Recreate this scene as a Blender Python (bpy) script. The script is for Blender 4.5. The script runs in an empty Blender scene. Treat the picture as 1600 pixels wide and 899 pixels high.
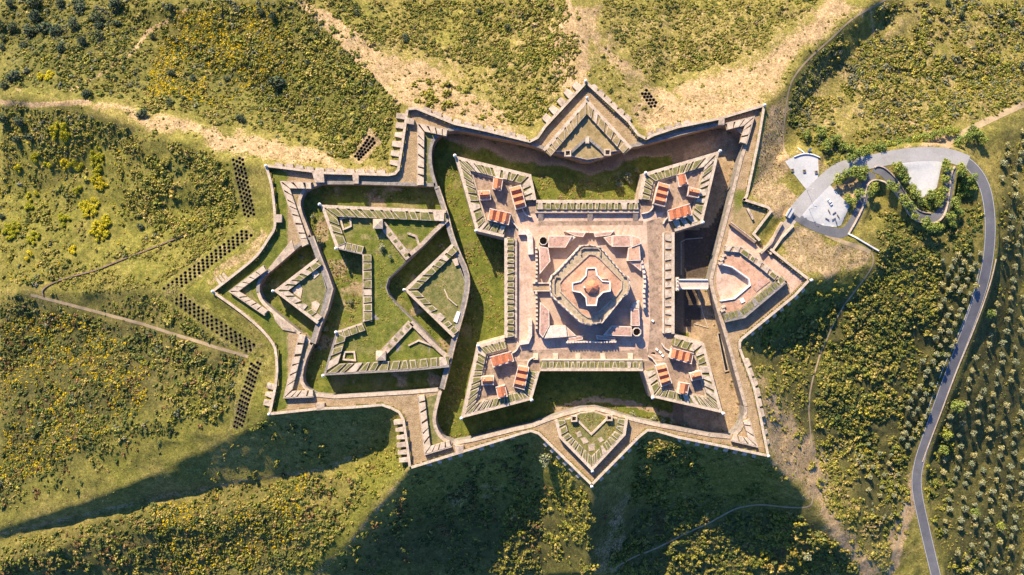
import bpy, math, random
import numpy as np
from mathutils import Vector
from mathutils.geometry import delaunay_2d_cdt

SC = bpy.context.scene
COL = SC.collection
S = 0.385            # metres per photo pixel at z = 0
H = 480.0            # camera height

# ---------------------------------------------------------------- camera, sky, sun, exposure
cam_d = bpy.data.cameras.new('camera')
cam_d.sensor_fit = 'HORIZONTAL'
cam_d.angle = 2 * math.atan(800 * S / H)
cam_d.clip_start = 1.0
cam_d.clip_end = 20000.0
cam = bpy.data.objects.new('camera', cam_d)
COL.objects.link(cam)
cam.location = (0, 0, H)
SC.camera = cam

SUN_EL = math.radians(31.5)
SHX, SHY = 0.40, -0.9165          # horizontal direction shadows fall in
world = bpy.data.worlds.new('World')
SC.world = world
world.use_nodes = True
_nt = world.node_tree
_sky = _nt.nodes.new('ShaderNodeTexSky')
_sky.sky_type = 'NISHITA'
_sky.sun_disc = False
_sky.sun_elevation = SUN_EL
_sky.sun_rotation = math.radians(360 - 23.6)
_bg = _nt.nodes['Background']
_bg.inputs['Strength'].default_value = 0.062
_tint = _nt.nodes.new('ShaderNodeMix')
_tint.data_type = 'RGBA'; _tint.blend_type = 'MULTIPLY'
_tint.inputs[0].default_value = 1.0
_tint.inputs[7].default_value = (.48, .86, 1.55, 1)
_nt.links.new(_sky.outputs[0], _tint.inputs[6])
_nt.links.new(_tint.outputs[2], _bg.inputs['Color'])
sun_d = bpy.data.lights.new('sun', 'SUN')
sun_d.energy = 4.6
sun_d.angle = math.radians(0.53)
sun_d.color = (1.0, 0.83, 0.585)
sun = bpy.data.objects.new('sun', sun_d)
COL.objects.link(sun)
_d = Vector((SHX * math.cos(SUN_EL), SHY * math.cos(SUN_EL), -math.sin(SUN_EL)))
sun.rotation_euler = _d.to_track_quat('-Z', 'Y').to_euler()
sun.location = (-150, 350, 300)
SC.view_settings.view_transform = 'Standard'
SC.view_settings.look = 'None'
SC.view_settings.exposure = 1.33
SC.view_settings.gamma = 1.0
SC.view_settings.use_curve_mapping = False

RNG = np.random.default_rng(7)
random.seed(7)

# ---------------------------------------------------------------- helpers
def P(px, py, z=0.0):
    k = S * (H - z) / H
    return Vector(((px - 800) * k, (449.5 - py) * k, z))

def zoom(ox, oy, f):
    return lambda *pts: [(ox + x / f, oy + y / f) for x, y in pts]

def tag(o, label=None, cat=None, group=None, kind=None):
    if label: o['label'] = label
    if cat: o['category'] = cat
    if group: o['group'] = group
    if kind: o['kind'] = kind
    return o

def thing(name, label, cat, loc=(0, 0, 0), rz=0.0, group=None):
    o = bpy.data.objects.new(name, None)
    COL.objects.link(o)
    o.empty_display_size = 1
    o.location = loc
    o.rotation_euler = (0, 0, rz)
    return tag(o, label, cat, group, 'thing')

def link_mesh(name, me, parent=None):
    o = bpy.data.objects.new(name, me)
    COL.objects.link(o)
    if parent is not None:
        o.parent = parent
        # vertices are in world space: undo every parent's offset
        ox = Vector((0, 0, 0)); q = parent
        while q is not None:
            ox += Vector(q.location); q = q.parent
        o.location = -ox
    return o

class MB:
    def __init__(s): s.v = []; s.f = []
    def add(s, vs, fs):
        b = len(s.v); s.v += [tuple(p) for p in vs]; s.f += [tuple(b + i for i in f) for f in fs]
        return s
    def prism(s, top, z0, bottom=False):
        """top: list of 3d points (top ring); walls drop vertically to z0"""
        t = [Vector(p) for p in top]
        ar = sum(t[i].x * t[(i + 1) % len(t)].y - t[(i + 1) % len(t)].x * t[i].y for i in range(len(t)))
        if ar < 0: t = t[::-1]
        n = len(t)
        vs = t + [Vector((p.x, p.y, z0)) for p in t]
        fs = [tuple(range(n))] + [(i, i + n, (i + 1) % n + n, (i + 1) % n) for i in range(n)]
        if bottom: fs.append(tuple(range(2 * n - 1, n - 1, -1)))
        return s.add(vs, fs)
    def batter(s, top, z0, out):
        """like prism but the foot stands `out` metres outside the top"""
        t = [Vector(p) for p in top]
        ar = sum(t[i].x * t[(i + 1) % len(t)].y - t[(i + 1) % len(t)].x * t[i].y for i in range(len(t)))
        if ar < 0: t = t[::-1]
        n = len(t)
        o = offset([(p.x, p.y) for p in t], -out, True)
        vs = t + [Vector((p[0], p[1], z0)) for p in o]
        return s.add(vs, [tuple(range(n))] + [(i, i + n, (i + 1) % n + n, (i + 1) % n) for i in range(n)])
    def box(s, c, sx, sy, sz, ang=0.0):
        ca, sa = math.cos(ang), math.sin(ang)
        pts = []
        for x, y in ((-1, -1), (1, -1), (1, 1), (-1, 1)):
            X, Y = x * sx / 2, y * sy / 2
            pts.append((c[0] + X * ca - Y * sa, c[1] + X * sa + Y * ca, c[2] + sz))
        return s.prism(pts, c[2], True)
    def cyl(s, c, r0, r1, h, n=10, cap=True):
        vs = [(c[0] + r0 * math.cos(a), c[1] + r0 * math.sin(a), c[2]) for a in [2 * math.pi * i / n for i in range(n)]]
        vs += [(c[0] + r1 * math.cos(a), c[1] + r1 * math.sin(a), c[2] + h) for a in [2 * math.pi * i / n for i in range(n)]]
        fs = [(i, (i + 1) % n, (i + 1) % n + n, i + n) for i in range(n)]
        if cap: fs.append(tuple(range(n, 2 * n)))
        return s.add(vs, fs)
    def tube(s, a, b, r0, r1, n=6):
        a, b = Vector(a), Vector(b)
        d = (b - a).normalized()
        u = d.orthogonal().normalized(); w = d.cross(u)
        vs = []
        for c, r in ((a, r0), (b, r1)):
            vs += [c + (u * math.cos(2 * math.pi * i / n) + w * math.sin(2 * math.pi * i / n)) * r for i in range(n)]
        return s.add(vs, [(i, (i + 1) % n, (i + 1) % n + n, i + n) for i in range(n)] + [tuple(range(n, 2 * n))])
    def ribbon(s, pts, wl, wr, z0, z1, closed=False):
        """solid wall along pts (2d world); wl metres to the left, wr to the right; z1 may be a list"""
        L = offset(pts, wl, closed); R = offset(pts, -wr, closed)
        n = len(pts)
        if not isinstance(z1, (list, tuple)): z1 = [z1] * n
        if not isinstance(z0, (list, tuple)): z0 = [z0] * n
        vs = []
        for i in range(n):
            vs += [(L[i][0], L[i][1], z0[i]), (L[i][0], L[i][1], z1[i]), (R[i][0], R[i][1], z1[i]), (R[i][0], R[i][1], z0[i])]
        fs = []
        m = n if closed else n - 1
        for i in range(m):
            a, b = 4 * i, 4 * ((i + 1) % n)
            fs += [(a + 1, b + 1, b, a), (a + 2, b + 2, b + 1, a + 1), (a + 3, b + 3, b + 2, a + 2)]
        if not closed:
            fs += [(0, 3, 2, 1), (4 * n - 4, 4 * n - 3, 4 * n - 2, 4 * n - 1)]
        return s.add(vs, fs)
    def mesh(s, name, mat, smooth=False):
        me = bpy.data.meshes.new(name)
        me.from_pydata(s.v, [], s.f)
        me.materials.append(mat)
        me.update()
        if smooth: me.polygons.foreach_set('use_smooth', [True] * len(me.polygons))
        return me
    def build(s, name, mat, parent=None, smooth=False):
        return link_mesh(name, s.mesh(name, mat, smooth), parent)

def offset(pts, d, closed=False):
    """offset a 2d polyline d metres to its left (mitred)"""
    n = len(pts); out = []
    for i in range(n):
        if closed: a, b, c = pts[i - 1], pts[i], pts[(i + 1) % n]
        else: a, b, c = pts[max(i - 1, 0)], pts[i], pts[min(i + 1, n - 1)]
        d1 = Vector((b[0] - a[0], b[1] - a[1])); d2 = Vector((c[0] - b[0], c[1] - b[1]))
        if d1.length < 1e-9: d1 = d2
        if d2.length < 1e-9: d2 = d1
        d1.normalize(); d2.normalize()
        n1 = Vector((-d1.y, d1.x)); n2 = Vector((-d2.y, d2.x))
        m = n1 + n2
        if m.length < 1e-6: m = n1
        m.normalize()
        k = d / max(m.dot(n1), 0.35)
        out.append((b[0] + m.x * k, b[1] + m.y * k))
    return out

def area2(p): return sum(p[i][0] * p[(i + 1) % len(p)][1] - p[(i + 1) % len(p)][0] * p[i][1] for i in range(len(p))) / 2

def W2(pts, z=0.0): return [tuple(P(x, y, z)[:2]) for x, y in pts]
def W3(pts, z=0.0): return [P(x, y, z) for x, y in pts]

def inpoly(px, py, poly):
    px = np.asarray(px, float); py = np.asarray(py, float)
    r = np.zeros(px.shape, bool)
    n = len(poly)
    for i in range(n):
        x0, y0 = poly[i]; x1, y1 = poly[(i + 1) % n]
        if y0 == y1: continue
        c = ((y0 > py) != (y1 > py)) & (px < (x1 - x0) * (py - y0) / (y1 - y0) + x0)
        r ^= c
    return r

def distline(x, y, pts, closed=False, want_t=False):
    x = np.asarray(x, float); y = np.asarray(y, float)
    best = np.full(x.shape, 1e9); bt = np.zeros(x.shape)
    n = len(pts); m = n if closed else n - 1
    for i in range(m):
        ax, ay = pts[i][:2]; bx, by = pts[(i + 1) % n][:2]
        dx, dy = bx - ax, by - ay
        t = np.clip(((x - ax) * dx + (y - ay) * dy) / max(dx * dx + dy * dy, 1e-9), 0, 1)
        d = np.hypot(x - ax - t * dx, y - ay - t * dy)
        k = d < best
        best[k] = d[k]; bt[k] = (i + t)[k]
    return (best, bt) if want_t else best

_perm = np.random.default_rng(3).random((256, 256))
def vnoise(x, y, sc, seed=0):
    x = np.asarray(x, float) / sc + seed * 17.3; y = np.asarray(y, float) / sc + seed * 9.1
    xi = np.floor(x).astype(int); yi = np.floor(y).astype(int)
    fx = x - xi; fy = y - yi
    fx = fx * fx * (3 - 2 * fx); fy = fy * fy * (3 - 2 * fy)
    g = lambda a, b: _perm[a & 255, b & 255]
    return (g(xi, yi) * (1 - fx) + g(xi + 1, yi) * fx) * (1 - fy) + (g(xi, yi + 1) * (1 - fx) + g(xi + 1, yi + 1) * fx) * fy
def fbm(x, y, sc, oc=4, seed=0):
    r = 0; a = 0.5; t = 0
    for i in range(oc):
        r = r + a * vnoise(x, y, sc / 2 ** i, seed + i * 3); t += a; a *= 0.5
    return r / t

def densify(pts, step, closed=False):
    out = []
    n = len(pts); m = n if closed else n - 1
    for i in range(m):
        a, b = pts[i], pts[(i + 1) % n]
        k = max(1, int(math.hypot(b[0] - a[0], b[1] - a[1]) / step))
        for j in range(k):
            t = j / k
            out.append(tuple(a[q] + (b[q] - a[q]) * t for q in range(len(a))))
    if not closed: out.append(tuple(pts[-1]))
    return out

def smooth_line(pts, it=2):
    for _ in range(it):
        q = [pts[0]]
        for a, b in zip(pts[:-1], pts[1:]):
            q.append(tuple(a[k] * .75 + b[k] * .25 for k in range(len(a))))
            q.append(tuple(a[k] * .25 + b[k] * .75 for k in range(len(a))))
        q.append(pts[-1]); pts = q
    return pts

def cdt_sheet(outer, holes, step=None, seed=0):
    """triangulate outer minus holes (2d world); returns (verts Nx2, tris)"""
    vs = []; es = []
    for lp in [outer] + holes:
        b = len(vs); n = len(lp)
        vs += [Vector(p) for p in lp]
        es += [(b + i, b + (i + 1) % n) for i in range(n)]
    if step:
        A = np.array(outer)
        gx, gy = np.meshgrid(np.arange(A[:, 0].min(), A[:, 0].max(), step), np.arange(A[:, 1].min(), A[:, 1].max(), step))
        gx = gx.ravel(); gy = gy.ravel()
        k = inpoly(gx, gy, outer) & (distline(gx, gy, outer, True) > step * .4)
        for h in holes: k &= ~inpoly(gx, gy, h) & (distline(gx, gy, h, True) > step * .4)
        vs += [Vector((a, b)) for a, b in zip(gx[k], gy[k])]
    v, e, f, *_ = delaunay_2d_cdt(vs, es, [], 0, 1e-4)
    v = np.array([tuple(p) for p in v]); f = np.array([tuple(t) for t in f])
    c = v[f].mean(axis=1)
    k = inpoly(c[:, 0], c[:, 1], outer)
    for h in holes: k &= ~inpoly(c[:, 0], c[:, 1], h)
    return v, f[k]

def np_mesh(name, v, f, mat, col=None, smooth=False):
    me = bpy.data.meshes.new(name)
    v = np.asarray(v, np.float32); f = np.asarray(f, np.int32)
    me.vertices.add(len(v)); me.vertices.foreach_set('co', v.ravel())
    k = f.shape[1]
    me.loops.add(f.size); me.loops.foreach_set('vertex_index', f.ravel())
    me.polygons.add(len(f))
    me.polygons.foreach_set('loop_start', np.arange(0, f.size, k, dtype=np.int32))
    me.polygons.foreach_set('loop_total', np.full(len(f), k, np.int32))
    if smooth: me.polygons.foreach_set('use_smooth', np.ones(len(f), bool))
    if col is not None:
        a = me.color_attributes.new('Col', 'FLOAT_COLOR', 'POINT')
        c = np.ones((len(v), 4), np.float32); c[:, :3] = col
        a.data.foreach_set('color', c.ravel())
    me.materials.append(mat)
    me.update(calc_edges=True)
    me.validate()
    return me

# ---------------------------------------------------------------- materials
class NT:
    def __init__(s, name, rough=0.9):
        s.m = bpy.data.materials.new(name); s.m.use_nodes = True
        s.t = s.m.node_tree; s.b = s.t.nodes['Principled BSDF']
        s.b.inputs['Roughness'].default_value = rough
        if 'Specular IOR Level' in s.b.inputs: s.b.inputs['Specular IOR Level'].default_value = 0.2
        s.pos = s.t.nodes.new('ShaderNodeNewGeometry').outputs['Position']
    def noise(s, sc, det=5, rough=.6, dist=0.0, stretch=None):
        n = s.t.nodes.new('ShaderNodeTexNoise')
        n.inputs['Scale'].default_value = sc; n.inputs['Detail'].default_value = det
        n.inputs['Roughness'].default_value = rough; n.inputs['Distortion'].default_value = dist
        src = s.pos
        if stretch:
            mp = s.t.nodes.new('ShaderNodeMapping'); mp.inputs['Scale'].default_value = stretch
            s.t.links.new(src, mp.inputs['Vector']); src = mp.outputs[0]
        s.t.links.new(src, n.inputs['Vector'])
        return n.outputs['Fac']
    def ramp(s, fac, stops):
        r = s.t.nodes.new('ShaderNodeValToRGB')
        e = r.color_ramp.elements
        while len(e) < len(stops): e.new(0.5)
        for i, (p, c) in enumerate(stops):
            e[i].position = p
            e[i].color = (*c, 1) if not isinstance(c, (int, float)) else (c, c, c, 1)
        s.t.links.new(fac, r.inputs[0])
        return r.outputs[0]
    def mix(s, fac, a, b, mode='MIX'):
        n = s.t.nodes.new('ShaderNodeMix'); n.data_type = 'RGBA'; n.blend_type = mode
        for v, i in ((fac, 0), (a, 6), (b, 7)):
            if isinstance(v, (int, float)): n.inputs[i].default_value = v if i == 0 else (v, v, v, 1)
            elif isinstance(v, tuple): n.inputs[i].default_value = (*v, 1)
            else: s.t.links.new(v, n.inputs[i])
        return n.outputs[2]
    def math(s, op, a, b=0.0):
        n = s.t.nodes.new('ShaderNodeMath'); n.operation = op
        for v, i in ((a, 0), (b, 1)):
            if isinstance(v, (int, float)): n.inputs[i].default_value = v
            else: s.t.links.new(v, n.inputs[i])
        return n.outputs[0]
    def attr(s, name='Col'):
        n = s.t.nodes.new('ShaderNodeVertexColor'); n.layer_name = name
        sp = s.t.nodes.new('ShaderNodeSeparateColor'); s.t.links.new(n.outputs[0], sp.inputs[0])
        return n.outputs[0], sp.outputs[0], sp.outputs[1], sp.outputs[2]
    def bump(s, h, strength=.5, dist=.3):
        n = s.t.nodes.new('ShaderNodeBump'); n.inputs['Strength'].default_value = strength
        n.inputs['Distance'].default_value = dist
        s.t.links.new(h, n.inputs['Height']); s.t.links.new(n.outputs[0], s.b.inputs['Normal'])
    def out(s, c):
        if isinstance(c, tuple): s.b.inputs['Base Color'].default_value = (*c, 1)
        else: s.t.links.new(c, s.b.inputs['Base Color'])
        return s.m

def surf(name, c0, c1, c2, sc=.25, fine=2.0, rough=.9, stain=None, bump=.3, var=.3):
    n = NT(name, rough)
    a = n.ramp(n.noise(sc, 6, .65), [(.3, c0), (.5, c1), (.7, c2)])
    f = n.noise(fine, 4, .7)
    c = n.mix(1.0, a, n.ramp(f, [(.25, 1 - var), (.75, 1 + var)]), 'MULTIPLY')
    if stain:
        c = n.mix(n.ramp(n.noise(sc * 2.3, 5, .7, .6), [(.5, 0.0), (.62, .8)]), c, stain)
    if bump: n.bump(f, bump, .2)
    return n.out(c)

M = {}
M['stone'] = surf('weathered_stone', (.28, .215, .155), (.43, .335, .245), (.54, .44, .335), .22, 2.2, stain=(.19, .16, .13))
M['merlon'] = surf('pale_merlon_stone', (.34, .27, .20), (.49, .395, .30), (.60, .50, .385), .22, 2.2, stain=(.23, .19, .155))
M['stone_dark'] = surf('grey_stone', (.17, .15, .13), (.25, .22, .19), (.33, .29, .25), .25, 2.0, stain=(.13, .12, .11))
M['coping'] = surf('pale_coping_stone', (.38, .295, .205), (.51, .405, .295), (.61, .50, .38), .3, 1.6, stain=(.31, .25, .2))
M['brick'] = surf('brown_masonry', (.19, .13, .085), (.25, .17, .115), (.31, .22, .15), .2, 2.2, stain=(.12, .09, .07))
M['plaster'] = surf('limewashed_plaster', (.52, .42, .34), (.62, .52, .43), (.70, .61, .52), .3, 1.5, stain=(.4, .31, .25), var=.15)
M['white'] = surf('white_plaster', (.62, .58, .52), (.72, .68, .62), (.78, .75, .70), .5, 2, var=.1)
M['tile'] = surf('terracotta_tiles', (.42, .125, .055), (.52, .18, .085), (.58, .27, .14), .9, 3.5, stain=(.27, .10, .06), var=.3)
M['terrace'] = surf('terracotta_paving', (.38, .205, .13), (.485, .285, .19), (.56, .37, .26), .2, 1.5, stain=(.27, .17, .12), var=.25)
M['roof_slab'] = surf('faded_red_roof', (.35, .20, .15), (.44, .27, .205), (.53, .36, .28), .25, 1.5, stain=(.24, .15, .12), var=.2)
M['turf'] = surf('turf', (.085, .10, .025), (.16, .15, .05), (.27, .22, .10), .35, 1.6, var=.5)
M['turf_dry'] = surf('dry_turf', (.19, .145, .055), (.29, .215, .105), (.38, .285, .155), .2, 1.3, var=.4)
M['earth'] = surf('bare_earth', (.20, .14, .085), (.30, .215, .135), (.40, .29, .19), .15, 1.2, var=.35)
M['bastion_floor'] = surf('bastion_earth', (.22, .15, .105), (.32, .225, .16), (.41, .30, .22), .15, 1.0, stain=(.16, .12, .085), var=.3)
M['asphalt_pale'] = surf('worn_pale_asphalt', (.27, .26, .25), (.33, .32, .305), (.38, .36, .345), .08, 1.2, var=.15)
M['asphalt'] = surf('asphalt', (.095, .095, .105), (.13, .13, .14), (.17, .165, .17), .08, 1.5, var=.15)
M['concrete'] = surf('pale_paving', (.36, .36, .35), (.44, .44, .43), (.51, .50, .48), .06, .8, var=.12)
M['path'] = surf('trodden_dirt', (.25, .185, .10), (.32, .24, .14), (.39, .295, .18), .3, 1.5, var=.2)
M['wood'] = surf('bark', (.06, .045, .03), (.10, .075, .05), (.14, .11, .08), 1.5, 6)
M['pit'] = surf('pit_masonry', (.05, .04, .03), (.08, .065, .05), (.12, .095, .07), .5, 3)
M['metal'] = surf('dark_metal', (.05, .05, .055), (.08, .08, .085), (.11, .11, .11), .5, 3, rough=.5)
M['car_paint'] = NT('car_paint', .3).out((.75, .75, .75))
M['car_red'] = NT('dark_red_paint', .3).out((.12, .03, .03))
M['glass'] = NT('dark_glass', .1).out((.03, .035, .04))
M['tyre'] = NT('tyre_rubber', .8).out((.02, .02, .02))
M['blue'] = NT('blue_panel', .5).out((.04, .08, .2))

def leaf_mat(name, tint, obj_random=True):
    n = NT(name, .7)
    c, r, g, b = n.attr()
    col = n.mix(1.0, c, tint, 'MULTIPLY')
    oi = n.t.nodes.new('ShaderNodeObjectInfo')
    if obj_random:
        col = n.mix(1.0, col, n.ramp(oi.outputs['Random'], [(0, (.7, .78, .8)), (.5, (1, 1, 1)), (1, (1.35, 1.2, .9))]), 'MULTIPLY')
    f = n.noise(1.2, 3, .7)
    col = n.mix(1.0, col, n.ramp(f, [(.3, .65), (.7, 1.35)]), 'MULTIPLY')
    return n.out(col)
M['leaf'] = leaf_mat('scrub_leaves', (1, 1, 1), False)
M['leaf_shrub'] = leaf_mat('shrub_leaves', (1, 1, 1))
M['leaf_oak'] = leaf_mat('oak_leaves', (.10, .13, .068))
M['leaf_olive'] = leaf_mat('olive_leaves', (.30, .30, .16))
M['leaf_pine'] = leaf_mat('pine_needles', (.25, .30, .06))
M['leaf_broom'] = leaf_mat('broom_leaves', (.44, .42, .022))

# terrain: Col.r = bare dirt, Col.g = lush green, Col.b = dark scrub floor
def terrain_mat():
    n = NT('hillside_grass', .95)
    c, r, g, b = n.attr()
    big = n.noise(.035, 6, .65, .5); mid = n.noise(.22, 6, .7); fine = n.noise(1.1, 5, .75)
    dry = n.ramp(mid, [(.3, (.165, .13, .036)), (.5, (.25, .19, .058)), (.7, (.345, .26, .095))])
    green = n.ramp(mid, [(.3, (.07, .08, .012)), (.5, (.135, .135, .02)), (.7, (.215, .195, .036))])
    base = n.mix(n.ramp(big, [(.38, 0.0), (.62, 1.0)]), n.mix(.32, dry, green), n.mix(.75, dry, green))
    base = n.mix(g, base, green)
    scrub = n.ramp(mid, [(.3, (.035, .038, .013)), (.55, (.07, .068, .021)), (.75, (.14, .115, .04))])
    base = n.mix(n.math('MULTIPLY', b, .85), base, scrub)
    dirt = n.ramp(mid, [(.28, (.22, .15, .07)), (.5, (.33, .23, .12)), (.72, (.43, .31, .18))])
    patch = n.noise(.13, 7, .72, .4)
    w = n.math('ADD', r, n.math('MULTIPLY', n.math('SUBTRACT', fine, .5), .9))
    w = n.math('ADD', w, n.math('MULTIPLY', n.math('SUBTRACT', patch, .5), 1.1))
    w = n.ramp(w, [(.34, 0.0), (.62, 1.0)])
    base = n.mix(w, base, dirt)
    base = n.mix(1.0, base, n.ramp(fine, [(.25, .5), (.75, 1.5)]), 'MULTIPLY')
    base = n.mix(1.0, base, n.ramp(n.noise(.55, 5, .75), [(.3, .62), (.7, 1.38)]), 'MULTIPLY')
    n.bump(fine, .6, .5)
    return n.out(base)
M['terrain'] = terrain_mat()

# fort grounds: Col.r = bare dirt, Col.g = green
def fortground_mat():
    n = NT('fort_ground', .95)
    c, r, g, b = n.attr()
    mid = n.noise(.25, 6, .7); fine = n.noise(1.3, 5, .75); big = n.noise(.06, 5, .6)
    dry = n.ramp(mid, [(.3, (.20, .165, .06)), (.5, (.27, .215, .095)), (.7, (.35, .27, .14))])
    green = n.ramp(mid, [(.3, (.06, .08, .012)), (.5, (.125, .142, .022)), (.7, (.215, .205, .042))])
    dirt = n.ramp(mid, [(.3, (.22, .15, .08)), (.5, (.34, .24, .14)), (.7, (.45, .33, .20))])
    w = n.math('ADD', g, n.math('MULTIPLY', n.math('SUBTRACT', big, .5), 1.2))
    base = n.mix(n.ramp(w, [(.3, 0.0), (.7, 1.0)]), dry, green)
    w = n.math('ADD', r, n.math('MULTIPLY', n.math('SUBTRACT', fine, .5), .7))
    base = n.mix(n.ramp(w, [(.35, 0.0), (.65, 1.0)]), base, dirt)
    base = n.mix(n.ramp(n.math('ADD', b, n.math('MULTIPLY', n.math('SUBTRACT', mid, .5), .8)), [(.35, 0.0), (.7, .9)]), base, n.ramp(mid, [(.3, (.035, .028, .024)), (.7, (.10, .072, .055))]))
    base = n.mix(1.0, base, n.ramp(fine, [(.25, .55), (.75, 1.45)]), 'MULTIPLY')
    n.bump(fine, .7, .6)
    return n.out(base)
M['fortground'] = fortground_mat()

def parade_mat():
    n = NT('parade_ground', .95)
    mid = n.noise(.12, 6, .7, .6); fine = n.noise(1.0, 5, .7)
    c = n.ramp(mid, [(.28, (.34, .22, .155)), (.5, (.49, .345, .255)), (.72, (.61, .46, .36))])
    c = n.mix(n.ramp(n.noise(.09, 6, .7), [(.62, 0.0), (.70, .8)]), c, (.20, .18, .08))
    c = n.mix(n.ramp(n.noise(.35, 6, .75, 1.2), [(.52, 0.0), (.66, .55)]), c, (.24, .165, .12))
    c = n.mix(1.0, c, n.ramp(fine, [(.3, .8), (.7, 1.2)]), 'MULTIPLY')
    return n.out(c)
M['parade'] = parade_mat()

# ================================================================ plan of the fort (photo pixels)
Z_DITCH, Z_HORN, Z_WAY, Z_PARADE = -10.5, -6.5, 0.0, 2.7
# inner edge of the covered way's outer parapet, clockwise from the west tip
G = [(334.7, 455.5), (364, 433), (400, 404), (411.3, 389), (422.6, 371), (430, 360), (431.8, 347), (430, 320), (426, 287), (417.8, 261),
     (507, 272), (607, 275), (618, 273), (624, 266), (631, 222), (638, 172), (650, 171), (709.5, 195), (760, 206), (828, 223), (841, 216.5), (853, 199),
     (916, 131), (981.5, 192), (996, 212), (1009.5, 219), (1022, 212.5), (1060, 200), (1124.6, 187), (1192, 167),
     (1182, 226), (1165, 306), (1160, 313), (1199, 325.6), (1202.5, 330), (1174, 367), (1247, 426), (1262, 437.5),
     (1240, 461), (1158, 528), (1154, 534), (1154, 545), (1176, 604), (1186, 650), (1198, 710),
     (1136, 697), (1060, 681.5), (1024, 671), (1011, 670.5), (997.5, 681), (924.5, 755), (843, 676), (829.5, 671.5), (816, 675), (716, 706), (642, 729),
     (638, 696), (632, 656), (625, 643), (612, 636), (597, 631), (550, 635), (497, 637), (423.4, 645),
     (435, 590), (433.4, 550), (427, 533), (403.4, 507), (370, 480)]
# edge of the ditches (top of the counterscarp), clockwise
U = [(684.6, 294.5), (675, 263), (673.7, 234), (680, 216.6), (694, 206), (716, 203), (760, 212), (828, 225.5), (848, 233.5), (891, 245.5), (920, 254), (944, 245), (992, 229), (1000, 228),
     (1084, 206), (1124.6, 195.5), (1140, 196), (1153, 203), (1162, 214), (1163, 226), (1155, 251), (1142, 304), (1118, 397), (1109, 436), (1109, 449), (1137, 540), (1150, 590), (1163, 636), (1162, 655), (1152, 674), (1137, 683),
     (1032, 663), (987, 653), (960, 644), (923, 634), (867, 649), (832, 663), (800, 670), (740, 685), (708, 691), (692, 684), (682, 668), (680, 650), (690, 612),
     (684, 607), (640, 611), (523.5, 618), (493.5, 615), (480, 607), (472, 593.5), (476, 567), (490, 536), (462, 514), (424.5, 483), (411, 470), (405.6, 457), (405.6, 444), (411, 434), (422.6, 424), (460, 391),
     (487, 371), (483, 360), (469, 325), (470, 310), (478, 297), (500, 288), (560, 288), (680, 291.5)]
# middle line of the wall between the main ditch and the hornwork
GORGE = [(682, 292), (695, 330), (705, 369), (715, 395), (729, 425), (730.5, 447), (724, 480), (710, 528), (702, 561), (690, 608)]

# ---------------------------------------------------------------- terrain
# breaklines and spot heights: (px, py, z)
LINES = [
    [(334, 456, 2), (250, 456, -7), (150, 456, -15), (45, 456, -24), (0, 458, -29)],
    [(417, 261, 2), (330, 238, -4), (250, 208, -8), (120, 165, -17), (0, 145, -25)],
    [(400, 330, -3), (300, 330, -13), (180, 320, -25), (60, 310, -36), (0, 305, -40)],
    [(638, 171, 2), (600, 140, -2.5), (540, 75, -9), (470, 0, -19)],
    [(607, 270, 1.8), (560, 240, -5), (450, 180, -23), (300, 90, -41), (150, 0, -54)],
    [(916, 130, 2), (905, 70, -4), (890, 0, -11)],
    [(836, 216, 1.8), (800, 165, -9), (740, 90, -23), (690, 0, -40)],
    [(1193, 166, 2), (1230, 130, -4), (1260, 85, -9), (1320, 40, -16), (1370, 0, -23)],
    [(1009, 214, 1.8), (1020, 160, -6), (1050, 80, -17), (1080, 0, -29)],
    [(1245, 190, -10), (1285, 130, -19), (1345, 70, -27), (1420, 0, -38)],
    [(1198, 712, 2), (1265, 785, -20), (1350, 899, -41)],
    [(832, 680, 1.8), (838, 715, -12), (846, 800, -37), (850, 899, -56)],
    [(924.5, 758, 2), (922, 830, -13), (918, 899, -26)],
    [(641, 731, 2), (590, 790, -11), (540, 850, -24), (480, 899, -34)],
    [(614, 640, 1.5), (603, 700, -17), (500, 733, -25), (400, 754, -28), (250, 777, -33), (100, 814, -41), (0, 842, -46)],
    [(450, 785, -22), (300, 808, -27.5), (150, 842, -35), (0, 882, -43)],
    [(423, 646, 2), (370, 682, -8), (240, 742, -18), (120, 790, -30), (0, 828, -41)],
]
SPOTS = [(150, 240, -26), (0, 0, -60), (0, 80, -52), (200, 600, -15), (0, 600, -34), (0, 700, -36), (330, 600, -5), (200, 690, -17), (380, 560, -3),
         (200, 520, -18), (60, 520, -32), (420, 840, -30), (300, 899, -44), (0, 905, -52),
         (720, 780, -22), (700, 899, -54), (600, 899, -47), (780, 840, -42),
         (960, 790, -16), (980, 740, -14), (1000, 800, -39), (1000, 899, -58), (1100, 780, -33), (1100, 899, -58), (1200, 800, -42), (1230, 899, -60), (1150, 740, -18),
         (1215, 250, -6), (1300, 215, -8), (1240, 270, -4), (1225, 290, -4), (1220, 360, -1.5), (1270, 405, -2.5), (1350, 395, -3.5), (1366, 418, -4), (1310, 428, -3.5), (1190, 372, .2), (1260, 330, -3.4), (1320, 350, -4),
         (1235, 500, -14), (1200, 560, -11), (1300, 480, -15), (1300, 560, -24), (1365, 460, -13), (1250, 620, -18), (1215, 680, -10), (1230, 650, -13), (1330, 790, -31), (1400, 899, -54),
         (1450, 120, -32), (1600, 0, -54), (1600, 120, -44), (1600, 200, -28), (1400, 200, -16), (1500, 215, -16), (1380, 120, -25),
         (1546, 350, -10), (1535, 470, -20), (1500, 550, -30), (1446, 690, -46), (1430, 750, -50), (1463, 899, -58), (1400, 500, -21), (1350, 600, -31), (1350, 700, -39), (1400, 800, -48),
         (1600, 300, -24), (1600, 500, -46), (1600, 700, -70), (1600, 899, -90), (1400, 380, -7), (1480, 390, -11)]
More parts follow.
